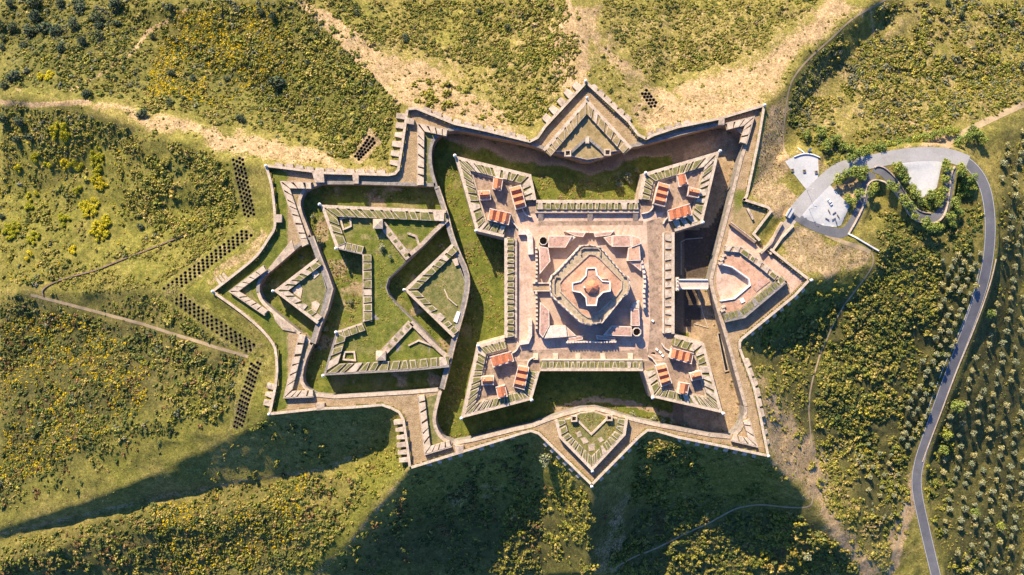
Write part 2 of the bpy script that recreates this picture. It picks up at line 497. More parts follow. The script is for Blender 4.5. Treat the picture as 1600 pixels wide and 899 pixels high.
for x, y in [(-300, -300), (200, -300), (800, -300), (1300, -300), (1900, -300), (1900, 200), (1900, 600), (1900, 1200), (1300, 1200), (800, 1200), (200, 1200), (-300, 1200), (-300, 700), (-300, 200)]:
    SPOTS.append((x, y, -85))
for x, y in [(-9000, -9000), (11000, -9000), (11000, 9000), (-9000, 9000)]:
    SPOTS.append((x, y, -130))

def build_heights():
    vs = []; es = []; zs = []
    def put(p):
        w = P(*p); vs.append(Vector((w.x, w.y))); zs.append(p[2]); return len(vs) - 1
    ids = [put((x, y, 2.0)) for x, y in G]
    es += [(ids[i], ids[(i + 1) % len(ids)]) for i in range(len(ids))]
    for ln in LINES:
        k = [put(p) for p in ln]; es += list(zip(k[:-1], k[1:]))
    for p in SPOTS: put(p)
    v, e, f, ov, _, _ = delaunay_2d_cdt(vs, es, [], 0, 1e-3)
    zz = []
    for i, o in enumerate(ov):
        if o: zz.append(zs[o[0]])
        else:
            d = [(vs[j] - v[i]).length for j in range(len(vs))]; o = np.argsort(d)[:4]
            w = [1 / (d[j] + .01) for j in o]; zz.append(sum(zs[j] * q for j, q in zip(o, w)) / sum(w))
    return np.array([tuple(p) for p in v]), np.array(zz), f

def axis(lo, hi, st):
    a = list(np.arange(lo, hi + .01, st)); d = st
    while a[-1] < 3200: d *= 1.25; a.append(a[-1] + d)
    d = st; b = [a[0]]
    while b[-1] > -3200: d *= 1.25; b.append(b[-1] - d)
    return np.array(b[:0:-1] + a)
GX = axis(-352, 352, 1.1); GY = axis(-204, 204, 1.1)
HX, HY = np.meshgrid(GX, GY)
HZ = np.full(HX.shape, -85.0)
_v, _z, _f = build_heights()
for t in _f:
    a, b, c = _v[list(t)]
    i0, i1 = np.searchsorted(GX, [min(a[0], b[0], c[0]) - 1e-6, max(a[0], b[0], c[0]) + 1e-6])
    j0, j1 = np.searchsorted(GY, [min(a[1], b[1], c[1]) - 1e-6, max(a[1], b[1], c[1]) + 1e-6])
    if i0 >= i1 or j0 >= j1: continue
    X = HX[j0:j1, i0:i1]; Y = HY[j0:j1, i0:i1]
    den = (b[1] - c[1]) * (a[0] - c[0]) + (c[0] - b[0]) * (a[1] - c[1])
    if abs(den) < 1e-9: continue
    l0 = ((b[1] - c[1]) * (X - c[0]) + (c[0] - b[0]) * (Y - c[1])) / den
    l1 = ((c[1] - a[1]) * (X - c[0]) + (a[0] - c[0]) * (Y - c[1])) / den
    l2 = 1 - l0 - l1
    k = (l0 > -1e-6) & (l1 > -1e-6) & (l2 > -1e-6)
    q = l0 * _z[t[0]] + l1 * _z[t[1]] + l2 * _z[t[2]]
    HZ[j0:j1, i0:i1][k] = q[k]
def pxof(x, y, z):
    k = S * (H - z) / H
    return 800 + x / k, 449.5 - y / k
G2 = W2(G, 2.0)
dG = np.full(HX.shape, 999.0)
_near = (np.abs(HX) < 260) & (np.abs(HY) < 170)
dG[_near] = distline(HX[_near], HY[_near], G2, True)
inG = inpoly(HX, HY, G2)
# soften the facets a little away from the walls, then roughen
_s = HZ.copy()
for _ in range(6):
    _s[1:-1, 1:-1] = (_s[1:-1, 1:-1] * 2 + _s[:-2, 1:-1] + _s[2:, 1:-1] + _s[1:-1, :-2] + _s[1:-1, 2:]) / 6
w = np.clip((dG - 1.5) / 6, 0, 1)
HZ = HZ * (1 - w) + _s * w
_far = np.clip((dG - 10) / 30, .25, 1)
HZ += w * ((fbm(HX, HY, 48, 4, 2) - .5) * 6.5 * _far + (fbm(HX, HY, 9, 3, 5) - .5) * 1.7 - np.abs(fbm(HX, HY, 30, 3, 15) - .5) * 5 * _far)
HZ[inG] = 2.0

def zt(x, y):
    x = np.asarray(x, float); y = np.asarray(y, float)
    i = np.clip(np.searchsorted(GX, x) - 1, 0, len(GX) - 2); j = np.clip(np.searchsorted(GY, y) - 1, 0, len(GY) - 2)
    fx = (x - GX[i]) / (GX[i + 1] - GX[i]); fy = (y - GY[j]) / (GY[j + 1] - GY[j])
    return (HZ[j, i] * (1 - fx) + HZ[j, i + 1] * fx) * (1 - fy) + (HZ[j + 1, i] * (1 - fx) + HZ[j + 1, i + 1] * fx) * fy
def onground(px, py):
    """photo pixel -> world point on the terrain"""
    px = np.asarray(px, float); py = np.asarray(py, float); z = np.full(px.shape, -5.0)
    for _ in range(14):
        k = S * (H - z) / H
        z = z * .35 + .65 * zt((px - 800) * k, (449.5 - py) * k)
    k = S * (H - z) / H
    return (px - 800) * k, (449.5 - py) * k, z
def og(p):
    x, y, z = onground(np.array([p[0]]), np.array([p[1]])); return Vector((x[0], y[0], z[0]))

R7 = zoom(1180, 200, 4.087)
# roads: (name, pixel centre line with z, width m)
ROAD = [(1463.5, 905, -58), (1442, 815, -53.5), (1430, 757, -50), (1436, 720, -48), (1447, 688, -45.5), (1480, 594, -35.5), (1507, 527, -27), (1535, 450, -18), (1545, 400, -13.5), (1548, 350, -10), (1543, 305, -8.3), (1532, 276, -7.2), (1512, 254, -6.3), (1485, 243, -5.8), (1445, 240, -5.2), (1405, 244, -4.8), (1365, 252, -4.4), (1335, 258, -4.1), (1314, 263, -3.9), (1295, 276, -3.7), (1275, 295.5, -3.4), (1256, 315, -3.0), (1241, 334, -2.4)]
LOOP = [(1365, 262, -4.6), (1380, 267, -4.9), (1394, 283, -5.2), (1410, 306, -5.8), (1425, 330, -6.4), (1440, 341, -6.8), (1457, 343, -7), (1470, 336, -7), (1478, 318, -6.8), (1482, 290, -6.5), (1487, 262, -6.2)]
LANE = [(1241, 336, -2.4), (1253, 344, -2.8), (1268, 351.5, -3.2), (1285, 359, -3.8), (1307, 365, -4.3), (1319, 364, -4.5), (1329, 354, -4.7), (1339, 337, -4.8), (1348, 315, -4.8), (1351, 298, -4.7), (1356, 283, -4.6), (1363, 271, -4.5)]
GATEWAY = [(1246, 330, -2.7), (1238, 342, -2.1), (1228, 356, -1.5), (1214, 372, -.8), (1204, 386, -.2), (1198, 393, 0.0)]
LOT_A = R7((255, 545), (330, 455), (430, 350), (475, 362), (540, 430), (602, 500), (548, 622), (515, 634), (440, 625), (345, 592))
LOT_B = R7((925, 165), (1080, 148), (1215, 160), (1185, 260), (1160, 380), (1120, 420), (1065, 445), (1035, 430), (985, 360), (945, 280))
PLAZA = R7((190, 215), (245, 185), (300, 166), (345, 168), (400, 190), (405, 290), (395, 330), (335, 405), (290, 350), (235, 280))
def carve(line, half, blend):
    pts = [tuple(P(*p)) for p in smooth_line(line, 2)]
    zz = np.array([p[2] for p in pts])
    k = (np.abs(HX) < 360) & (np.abs(HY) < 210)
    d, t = distline(HX[k], HY[k], pts, False, True)
    zl = np.interp(t, np.arange(len(zz)), zz)
    w = np.clip((half + blend - d) / blend, 0, 1); w = w * w * (3 - 2 * w)
    HZ[k] = HZ[k] * (1 - w) + zl * w
def flatten(poly, z, blend):
    q = W2(poly, z)
    k = (np.abs(HX) < 360) & (np.abs(HY) < 210)
    d = distline(HX[k], HY[k], q, True); d[inpoly(HX[k], HY[k], q)] = 0
    w = np.clip((1.2 + blend - d) / blend, 0, 1); w = w * w * (3 - 2 * w)
    HZ[k] = HZ[k] * (1 - w) + z * w
flatten(LOT_B, -5.6, 6); flatten(LOT_A, -3.6, 5); flatten(PLAZA, -3.4, 5)
carve(LOOP, 4.2, 4); carve(LANE, 4, 4); carve(ROAD, 5.2, 5); carve(GATEWAY, 3.6, 4)
HZ[inG & (dG > 1)] = 2.0

# pit fields on the glacis: (corner quad in pixels a,b along / c,d other side), rows, columns
PITS = [((362, 247), (382, 243), (400, 338), (381, 343), 4, 13),
        ((251, 452), (383, 356), (398, 367), (268, 463), 4, 19),
        ((257, 464), (272, 450), (402, 539), (391, 556), 4, 18),
        ((392, 566), (411, 562), (380, 668), (362, 674), 4, 15),
        ((1000, 146), (1010, 138), (1031, 164), (1019, 173), 3, 5),
        ((552, 245), (560, 252), (590, 222), (578, 208), 3, 8)]
pit_list = []; pit_outline = []
for fi, (a, b, c, d, m, n) in enumerate(PITS):
    W = [og(p) for p in (a, b, c, d)]
    if fi == 1 or fi == 5: L0, L1, R0, R1 = W[0], W[1], W[3], W[2]     # long side a->b
    else: L0, L1, R0, R1 = W[0], W[3], W[1], W[2]
    if fi == 5: L0, L1, R0, R1 = W[0], W[3], W[1], W[2]
    pts = []
    for i in range(n):
        for j in range(m):
            u = (i + .5 + (.5 if j % 2 else 0)) / (n + .5); v = (j + .5) / m
            q = (L0.lerp(L1, u)).lerp(R0.lerp(R1, u), v)
            pts.append((q.x + random.uniform(-.12, .12), q.y + random.uniform(-.12, .12), fi))
    pit_list += pts
    cx = sum((L0, L1, R0, R1), Vector()) / 4
    o = offset([(p.x, p.y) for p in (L0, L1, R1, R0)], 1, True)
    if abs(area2(o)) < abs(area2([(p.x, p.y) for p in (L0, L1, R1, R0)])): sg = -1
    else: sg = 1
    pit_outline.append(offset([(p.x, p.y) for p in (L0, L1, R1, R0)], sg * 2.4, True))
    inner = offset([(p.x, p.y) for p in (L0, L1, R1, R0)], sg * 0.9, True)
    PITS[fi] = inner
PIT_R = 0.9
HZ_FULL = HZ.copy()

def build_terrain():
    px, py = pxof(HX, HY, HZ)
    k = (np.abs(HX) < 360) & (np.abs(HY) < 215)
    wx = px + (fbm(px, py, 40, 3, 1) - .5) * 34; wy = py + (fbm(px, py, 40, 3, 8) - .5) * 34
    def zone(poly, soft=12):
        r = np.zeros(HX.shape)
        d = distline(wx[k], wy[k], poly, True); ins = inpoly(wx[k], wy[k], poly)
        r[k] = np.clip(.5 + np.where(ins, d, -d) / (2 * soft), 0, 1); return r
    def line(pts, wd, soft=2):
        r = np.zeros(HX.shape)
        d = distline(px[k] + (wx[k] - px[k]) * .12, py[k] + (wy[k] - py[k]) * .12, pts)
        r[k] = np.clip((wd + soft - d) / soft, 0, 1); return r
    dirt = np.zeros(HX.shape); lush = np.zeros(HX.shape); scrub = np.zeros(HX.shape)
    for poly, a, s in DIRT: dirt = np.maximum(dirt, zone(poly, s) * a)
    for pts, wd, a in DIRTLINES: dirt = np.maximum(dirt, line(pts, wd) * a)
    for poly, a, s in LUSH: lush = np.maximum(lush, zone(poly, s) * a)
    for poly, a, s in SCRUB: scrub = np.maximum(scrub, zone(poly, s) * a)
    scrub *= 1 - dirt * .8
    col = np.stack([dirt, lush, scrub], -1).reshape(-1, 3)
    z = HZ.copy()
    for q in PITS:
        m = inpoly(HX, HY, q); z[m] -= 4.2
    ny, nx = HX.shape
    v = np.stack([HX, HY, z], -1).reshape(-1, 3)
    a = (np.arange(ny - 1)[:, None] * nx + np.arange(nx - 1)[None]).ravel()
    f = np.stack([a, a + 1, a + nx + 1, a + nx], 1)
    cut = (inG & (dG > 0.0))
    dead = inG.ravel()[f].all(axis=1)
    f = f[~dead]
    used = np.zeros(len(v), bool); used[f.ravel()] = True
    remap = np.cumsum(used) - 1
    # pull the cut edge's inner vertices down so that they end inside the parapet wall
    me = np_mesh('hillside', v[used], remap[f], M['terrain'], col[used], True)
    o = link_mesh('hillside', me)
    tag(o, kind='structure')

DIRT = [
    ([(540, 40), (700, 60), (860, 0), (1290, 0), (1330, 20), (1230, 120), (1190, 160), (1060, 190), (1010, 210), (920, 125), (830, 215), (650, 165)], .36, 12),
    ([(1240, 110), (1330, 60), (1440, 0), (1600, 0), (1600, 190), (1500, 210), (1300, 225), (1245, 200)], .36, 20),
    ([(250, 385), (385, 345), (395, 370), (255, 455), (60, 455)], .25, 15),
    ([(0, 138), (110, 158), (250, 203), (360, 238), (420, 258), (610, 272), (606, 258), (520, 250), (440, 222), (370, 208), (280, 190), (180, 165), (60, 148), (0, 140)], .74, 9),
    ([(466, 0), (500, 0), (540, 30), (600, 75), (680, 105), (760, 150), (826, 212), (720, 190), (640, 168), (600, 133), (540, 74)], .66, 7),
    ([(840, 70), (880, 0), (945, 0), (950, 60), (1010, 115), (1060, 168), (1120, 160), (1190, 160), (1230, 128), (1260, 85), (1330, 25), (1370, 0), (1290, 0), (1200, 80), (1120, 118), (1040, 138), (960, 115), (925, 60), (918, 128), (880, 160)], .66, 14),
    ([(985, 190), (1010, 130), (1060, 150), (1195, 150), (1190, 168), (1110, 186), (1010, 215)], .72, 8),
    ([(1195, 175), (1228, 140), (1232, 230), (1250, 250), (1190, 330), (1175, 300)], .55, 6),
    ([(1200, 250), (1240, 290), (1250, 345), (1205, 340), (1180, 310)], .6, 6),
    ([(1205, 400), (1240, 350), (1300, 372), (1360, 395), (1362, 418), (1265, 430)], .6, 6),
    ([(1180, 570), (1215, 620), (1290, 700), (1300, 790), (1390, 899), (1345, 899), (1270, 785), (1200, 715)], .75, 14),
    ([(330, 452), (345, 436), (380, 415), (410, 392), (424, 360), (412, 350), (380, 395), (320, 440)], .55, 5),
    ([(1420, 740), (1432, 780), (1400, 899), (1385, 899), (1405, 800)], .8, 4),
    ([(1340, 250), (1420, 220), (1490, 215), (1500, 235), (1400, 240)], .7, 5),
    ([(1240, 230), (1290, 245), (1300, 280), (1265, 260)], .6, 6),
    ([(1300, 290), (1340, 275), (1350, 310), (1320, 318)], .9, 4),
    ([(1000, 745), (960, 800), (925, 860), (925, 899), (975, 899), (985, 800)], .45, 8),
    ([(700, 760), (790, 745), (790, 770), (700, 810)], .4, 10)]
DIRTLINES = [([(470, 0), (540, 74), (600, 132), (622, 160)], 3, .9), ([(888, 0), (893, 30), (903, 70), (911, 118)], 2.5, 1.0),
             ([(0, 160), (60, 165), (140, 158)], 3, .9), ([(300, 8), (280, 25), (230, 50), (210, 80)], 2.5, .8), ([(205, 85), (150, 120), (110, 140)], 2, .5),
             ([(0, 835), (100, 812), (250, 778), (400, 748), (500, 733), (572, 708)], 3, .42), ([(640, 735), (590, 795), (540, 855), (490, 899)], 4, .4),
             ([(1320, 130), (1400, 180), (1460, 210)], 1.5, .6), ([(1360, 15), (1365, 60), (1400, 110), (1450, 170)], 1.5, .5)]
LUSH = [([(0, 160), (400, 262), (400, 350), (250, 450), (0, 450)], .5, 20), ([(0, 0), (450, 0), (610, 160), (560, 230), (230, 165), (0, 140)], .45, 20), ([(405, 300), (425, 350), (330, 450), (400, 545), (425, 640), (370, 690), (360, 660), (400, 560), (260, 455), (385, 350)], .75, 10),
        ([(0, 640), (330, 620), (420, 645), (240, 735), (0, 820)], .55, 20), ([(640, 740), (480, 899), (430, 899), (560, 760), (590, 690), (620, 690)], .9, 12),
        ([(430, 60), (600, 140), (610, 240), (560, 215), (450, 130)], .7, 15), ([(840, 720), (890, 740), (930, 899), (880, 899)], .7, 12), ([(650, 740), (840, 690), (860, 800), (760, 860), (620, 830)], .6, 20),
        ([(990, 690), (1190, 720), (1260, 800), (1120, 800), (1000, 760)], .8, 20), ([(1180, 470), (1260, 440), (1350, 430), (1300, 500), (1200, 540)], .8, 15)]
SCRUB = [([(0, 0), (200, 0), (180, 80), (100, 130), (0, 140)], .7, 20), ([(0, 40), (440, 0), (600, 140), (560, 210), (420, 205), (230, 165), (0, 140)], .4, 20),
         ([(0, 480), (100, 485), (270, 545), (230, 640), (120, 700), (0, 780)], 1.0, 18), ([(80, 462), (255, 460), (390, 555), (340, 620), (200, 600)], .6, 15), ([(255, 40), (420, 0), (450, 60), (440, 130), (330, 170), (230, 150)], .6, 20), ([(0, 860), (300, 780), (480, 740), (440, 899), (0, 899)], .7, 15),
         ([(650, 790), (900, 780), (1250, 790), (1340, 830), (1360, 899), (520, 899)], .9, 25), ([(1170, 560), (1300, 480), (1370, 430), (1530, 430), (1430, 720), (1380, 860), (1300, 720)], 1.0, 15),
         ([(1440, 700), (1560, 420), (1560, 200), (1600, 180), (1600, 899), (1480, 899)], .95, 12), ([(1230, 120), (1300, 60), (1340, 90), (1270, 200), (1235, 220)], .7, 10), ([(1380, 330), (1530, 300), (1530, 430), (1370, 430)], .6, 10)]
build_terrain()

# ---------------------------------------------------------------- grounds inside the walls
def fort_sheet(name, outer, holes, z, mask, step=2.5, bumpy=.12, dig=None):
    v, f = cdt_sheet(outer, holes, step)
    px, py = pxof(v[:, 0], v[:, 1], z)
    r, g, *bb = mask(px, py)
    zz = np.full(len(v), z) + (fbm(v[:, 0], v[:, 1], 6, 3, 4) - .5) * 2 * bumpy
    col = np.stack([r, g, bb[0] if bb else r * 0], -1)
    me = np_mesh(name, np.column_stack([v, zz]), f, M['fortground'], col, True)
    return tag(link_mesh(name, me), kind='structure')

def way_mask(px, py):
    r = np.where(px < 450, .08, .62) + np.zeros_like(px)
    g = np.where(px < 450, .75, .30) + np.zeros_like(px)
    d = distline(px, py, G, True)
    r = np.where(d < 7, r + .15, r)
    r = np.where((px > 1100) & (py > 300) & (py < 540), .75, r)
    g = np.where((px > 1142) & (py > 300) & (py < 365), .5, g)
    r = np.where((px > 1142) & (py > 300) & (py < 362) & (px > 1145), .2, r)
    return np.clip(r, 0, 1), np.clip(g, 0, 1)
G0 = W2(G, 0.0); U0 = W2(U, 0.0)
fort_sheet('covered_way', offset(G0, 0.3, True), [U0], Z_WAY, way_mask, 2.4, .08)

def ditch_mask(px, py):
    nz = fbm(px, py, 45, 4, 11)
    r = np.zeros_like(px); g = np.full_like(px, .85)
    top = np.interp(px, [690, 760, 850, 920, 1000, 1084, 1150], [222, 242, 260, 272, 252, 230, 222])
    r = np.where(px > 690, .9 * np.clip((top + 30 * (nz - .5) - py) / 12 + .5, 0, 1), r)
    r = np.maximum(r, .85 * np.clip((px + 24 * (nz - .5) - 1046) / 10, 0, 1))
    r = np.where((px > 1052) & (px < 1075) & (py > 520) & (py < 535), .3, r)
    d = distline(px, py, [(870, 640), (930, 623), (990, 632), (1050, 650), (1110, 652)])
    r = np.where((d < 5), .75, r)
    d = distline(px, py, [(1100, 540), (1118, 600), (1130, 650)])
    r = np.where(d < 5, .95, r)
    g = np.where((py < 330) & (px > 830) & (px < 1010), .72, g)
    r = np.maximum(r, .3 * np.clip((nz - .58) / .1, 0, 1))
    g = np.where(px < 760, g + .1 - .3 * np.clip((fbm(px, py, 18, 3, 71) - .5) / .1, 0, 1), g)
    q = [(1060, 366), (1106, 366), (1142, 300), (1150, 250), (1130, 240), (1108, 330), (1060, 362)]
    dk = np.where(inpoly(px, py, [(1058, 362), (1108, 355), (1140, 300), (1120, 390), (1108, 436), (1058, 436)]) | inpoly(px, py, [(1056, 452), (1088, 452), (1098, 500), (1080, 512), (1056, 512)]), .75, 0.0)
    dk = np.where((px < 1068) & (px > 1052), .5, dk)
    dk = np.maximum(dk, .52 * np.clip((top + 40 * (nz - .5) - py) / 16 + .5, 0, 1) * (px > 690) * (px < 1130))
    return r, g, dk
big = W2([(672, 190), (1175, 190), (1175, 700), (672, 700)], Z_DITCH)
_main = W2([(x, y) for x, y in GORGE] + [(681, 640), (681, 690), (708, 698), (740, 692), (832, 670), (925, 640), (1032, 670), (1140, 690), (1172, 660), (1172, 636), (1115, 442), (1172, 226), (1160, 198), (1124, 188), (990, 222), (920, 247), (840, 224), (716, 196), (672, 205), (668, 240)], Z_WAY)
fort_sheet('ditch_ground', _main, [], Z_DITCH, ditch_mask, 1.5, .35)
def horn_mask(px, py):
    nz = fbm(px, py, 30, 4, 21)
    return .6 * np.clip((nz - .56) / .12, 0, 1), .4 + .6 * nz
_horn = W2(GORGE + [(640, 618), (500, 622), (474, 610), (466, 590), (470, 560), (483, 537), (420, 488), (400, 460), (400, 440), (418, 418), (480, 372), (463, 325), (465, 300), (500, 282)], Z_WAY)
fort_sheet('hornwork_ditch_ground', _horn, [], Z_HORN, horn_mask, 1.6, .35)

def drape_poly(name, poly, mat, lift=.06, step=1.6, flat=None):
    q = [tuple(og(p)[:2]) for p in poly] if flat is None else W2(poly, flat)
    q = densify(q, step, True)
    v, f = cdt_sheet(q, [], step)
    z = zt(v[:, 0], v[:, 1]) + lift if flat is None else np.full(len(v), flat + lift)
    return tag(link_mesh(name, np_mesh(name, np.column_stack([v, z]), f, mat, None, True)), kind='structure')
def drape_line(name, line, width, mat, lift=.1, ground=True, ncross=5, taper=None):
    pts = [tuple(P(*p)) if len(p) > 2 else tuple(og(p)) for p in line]
    pts = densify(smooth_line(pts, 3), 1.3)
    p2 = [(p[0], p[1]) for p in pts]
    rows = [offset(p2, width * (.5 - i / (ncross - 1))) for i in range(ncross)]
    n = len(p2); v = []
    for r in rows:
        A = np.array(r); v.append(np.column_stack([A, zt(A[:, 0], A[:, 1]) + lift]))
    v = np.concatenate(v); f = []
    for i in range(ncross - 1):
        for j in range(n - 1): f.append((i * n + j, (i + 1) * n + j, (i + 1) * n + j + 1, i * n + j + 1))
    return tag(link_mesh(name, np_mesh(name, v, np.array(f), mat, None, True)), kind='structure')
drape_line('road', ROAD[:14], 6.8, M['asphalt'], .14)
drape_line('upper_road', ROAD[12:], 8.4, M['asphalt_pale'], .17)
_white = surf('road_edge_paint', (.4, .38, .36), (.5, .48, .45), (.6, .58, .55), 1, 4)
def edge_marks():
    pts = densify(smooth_line([tuple(P(*p)) for p in ROAD[:15]], 3), 1.3)
    for sgn in (1, -1):
        c = offset([(p[0], p[1]) for p in pts], sgn * 3.05)
        L = [(x, y, 0.0) for x, y in c]
        v = []
        for w_ in (.13, -.13):
            A = np.array(offset(c, w_)); v.append(np.column_stack([A, zt(A[:, 0], A[:, 1]) + .165]))
        n = len(c); f = [(j, n + j, n + j + 1, j + 1) for j in range(n - 1)]
        tag(link_mesh('road_edge_line', np_mesh('road_edge_line', np.concatenate(v), np.array(f), _white)), kind='structure')
edge_marks()
drape_line('lower_road', LOOP, 6.0, M['asphalt'], .11)
drape_line('access_lane', LANE, 5.6, M['asphalt'], .10)
drape_line('gateway_road', GATEWAY, 6.0, surf('gateway_paving', (.30, .25, .20), (.36, .30, .24), (.42, .36, .29), .2, 1.2), .09)
drape_poly('car_park', LOT_A, M['concrete'], .13, step=1.2)
drape_poly('lower_car_park', LOT_B, M['concrete'], .13, step=1.2)
drape_poly('viewpoint_plaza', PLAZA, M['concrete'], .13, step=1.2)
drape_line('footpath', [(1362, 395), (1366, 408), (1355, 430), (1330, 462), (1305, 500), (1285, 545), (1266, 600), (1263, 650), (1272, 720), (1271, 780), (1262, 794), (1225, 793), (1160, 790), (1130, 805), (1090, 825), (1040, 850), (1000, 868), (955, 890)], 1.05, M['path'], .10, ncross=3)
drape_line('footpath', [(1384, 0), (1360, 13), (1330, 30), (1300, 60), (1265, 90), (1238, 122), (1230, 150), (1224, 200), (1226, 240), (1236, 258)], 1.15, M['path'], .10, ncross=3)
drape_line('footpath', [(1244, 356), (1250, 375), (1256, 400), (1263, 425)], 1.3, M['path'], .10, ncross=3)
drape_line('dirt_track', [(1610, 158), (1580, 172), (1545, 188), (1510, 205), (1478, 226), (1468, 236)], 4.0, M['path'], .12)
drape_line('dirt_track', [(1424, 775), (1413, 795), (1408, 830), (1395, 870), (1388, 905)], 2.6, M['path'], .12)
drape_line('footpath', [(48, 461), (100, 474), (159, 490), (210, 503), (261, 519), (320, 537), (388, 558)], 2.0, M['path'], .12, ncross=3)
drape_line('footpath', [(1290, 366), (1320, 380), (1345, 387), (1360, 394)], 2.6, M['path'], .09)

# ---------------------------------------------------------------- pits on the glacis
def pit_mesh():
    n = 14; v = []; f = []
    prof = [(1.15, .10), (PIT_R, .12), (PIT_R * .97, -.2), (PIT_R * .8, -2.4), (0.02, -2.6)]
    for r, z in prof:
        v += [(r * math.cos(2 * math.pi * i / n), r * math.sin(2 * math.pi * i / n), z) for i in range(n)]
    for k in range(len(prof) - 1):
        f += [(k * n + i, k * n + (i + 1) % n, (k + 1) * n + (i + 1) % n, (k + 1) * n + i) for i in range(n)]
    me = bpy.data.meshes.new('pit'); me.from_pydata(v, [], f); me.materials.append(M['pit']); me.update()
    return me
_pm = pit_mesh()
PIT_LBL = ['round dark pit in the upright strip above the left tip of the fort', 'round dark pit in the strip slanting up along the left glacis', 'round dark pit in the strip slanting down along the left glacis',
           'round dark pit in the lower left strip beside the mown glacis', 'round dark pit in the small cluster right of the upper ravelin', 'round dark pit in the small cluster beside scrub in the upper re-entrant']
PIT_GRP = ['pits of the upright strip', 'pits of the rising strip', 'pits of the falling strip', 'pits of the lower left strip', 'pits by the upper ravelin', 'pits in the upper re-entrant']
for i, o in enumerate(pit_outline):
    q = densify(o, 1.5, True)
    pts = [p for p in pit_list if p[2] == i]
    holes = [[(p[0] + 1.04 * math.cos(2 * math.pi * k / 12), p[1] + 1.04 * math.sin(2 * math.pi * k / 12)) for k in range(12)] for p in pts]
    v, f = cdt_sheet(q, holes, 1.4)
    z = zt(v[:, 0], v[:, 1]) + .07
    col = np.zeros((len(v), 3)); col[:, 1] = .55; col[:, 0] = .3 if i < 4 else .55
    tag(link_mesh('pitted_glacis', np_mesh('pitted_glacis', np.column_stack([v, z]), f, M['terrain'], col, True)), kind='structure')
    for p in pts:
        ob = bpy.data.objects.new('pit', _pm); COL.objects.link(ob)
        ob.location = (p[0], p[1], float(zt(p[0], p[1]))); ob.rotation_euler = (0, 0, random.random() * 6); _q = random.uniform(.86, 1.0); ob.scale = (_q, _q * random.uniform(.92, 1.05), 1)
        tag(ob, PIT_LBL[i], 'pit', PIT_GRP[i])

# ================================================================ the fort
def cen(pts, z=0.0):
    w = W2(pts, z); return (sum(p[0] for p in w) / len(w), sum(p[1] for p in w) / len(w), z)
def inset(poly3, d):
    """shrink a 3d polygon (constant z) by d metres"""
    p = [(q[0], q[1]) for q in poly3]
    s = 1 if area2(p) > 0 else -1
    o = offset(p, s * d, True)
    return [Vector((a, b, poly3[0][2])) for a, b in o]

def slab_quad(mb, q, z0, z1):
    return mb.prism([(p[0], p[1], z1) for p in q], z0)

def sentry(parent, px, py, z, r=.8, h=2.4, label=None):
    p = P(px, py, z)
    mb = MB().cyl(p, r, r, h, 10).cyl((p.x, p.y, z + h), r * 1.25, r * 1.25, .2, 10).cyl((p.x, p.y, z + h + .2), r * 1.05, r * .75, .45, 10).cyl((p.x, p.y, z + h + .65), r * .75, r * .15, .4, 10)
    return mb.build('sentry_box', M['white'], parent)

def parapet(parent, outer, depth, counts, zb, ztop, side=None, cop=1.7, style='turf', stone='stone', base='turf', base_h=.74, gap=(.08, .25), trim=(0, 0), edge='coping', closed=False):
    """stone-framed merlons along a chain of photo points; side = +1 when the inside lies to the left"""
    o = W2(outer, ztop)
    inn = offset(o, side * depth, closed); mid = offset(o, side * cop, closed)
    n = len(o)
    m = n if closed else n - 1
    bz = zb + (ztop - zb) * base_h
    mb = MB()
    for i in range(m):
        j = (i + 1) % n
        slab_quad(mb, [o[i], o[j], mid[j], mid[i]], zb - .3, ztop - .12)
    mb.build('parapet_coping', M[edge], parent)
    mb = MB()
    for i in range(m):
        j = (i + 1) % n
        slab_quad(mb, [mid[i], mid[j], inn[j], inn[i]], zb - .3, bz)
    mb.build('parapet_bed', M[base], parent)
    for i in range(m):
        j = (i + 1) % n
        A, B, C, D = (Vector(mid[i]), Vector(mid[j]), Vector(inn[j]), Vector(inn[i]))
        k = counts[i]; sty = style[i] if isinstance(style, (list, tuple)) else style
        cuts = np.cumsum([0] + [random.uniform(.7, 1.3) for _ in range(k)]); cuts = cuts / cuts[-1]
        for q in range(k):
            go = gap[0] + random.uniform(-.03, .04); gi = gap[1] + random.uniform(-.05, .07)
            if q % 2: go, gi = (go + gi) / 2, (go + gi) / 2.2
            sk = random.uniform(-.09, .09); cw = cuts[q + 1] - cuts[q]
            t0, t1 = cuts[q] + go * cw, cuts[q + 1] - go * cw
            s0, s1 = cuts[q] + (gi + sk) * cw, cuts[q + 1] - (gi - sk) * cw
            if random.random() < .35: (t0, t1), (s0, s1) = (cuts[q] + gi * .8 * cw, cuts[q + 1] - gi * .8 * cw), (cuts[q] + go * cw, cuts[q + 1] - go * cw)
            quad = [A.lerp(B, t0), A.lerp(B, t1), D.lerp(C, s1), D.lerp(C, s0)]
            if abs(area2([tuple(v) for v in quad])) < 3: continue
            zz = ztop + random.uniform(-.12, .1)
            me = slab_quad(MB(), quad, zb - .3, zz).build('merlon', M['merlon' if stone == 'stone' else stone], parent)
            if (sty == 'turf' and random.random() < .85) or (sty == 'some' and random.random() < .4):
                fr = random.uniform(.3, .5)
                q3 = inset([Vector((v.x, v.y, zz)) for v in quad], fr)
                a0 = area2([tuple(v) for v in quad]); a1 = area2([(v.x, v.y) for v in q3])
                if a0 * a1 > 0 and abs(a1) < abs(a0) and abs(a1) > .8:
                    slab_quad(MB(), q3, zz - .5, zz + .07).build('turf', M['turf_dry' if base == 'turf_dry' else 'turf'], me)
    return inn

def strip_wall(parent, name, pts, wl, wr, z0, z1, mat, closed=False, zref=None):
    return MB().ribbon(W2(pts, z1 if zref is None else zref), wl, wr, z0, z1, closed).build(name, M[mat], parent)

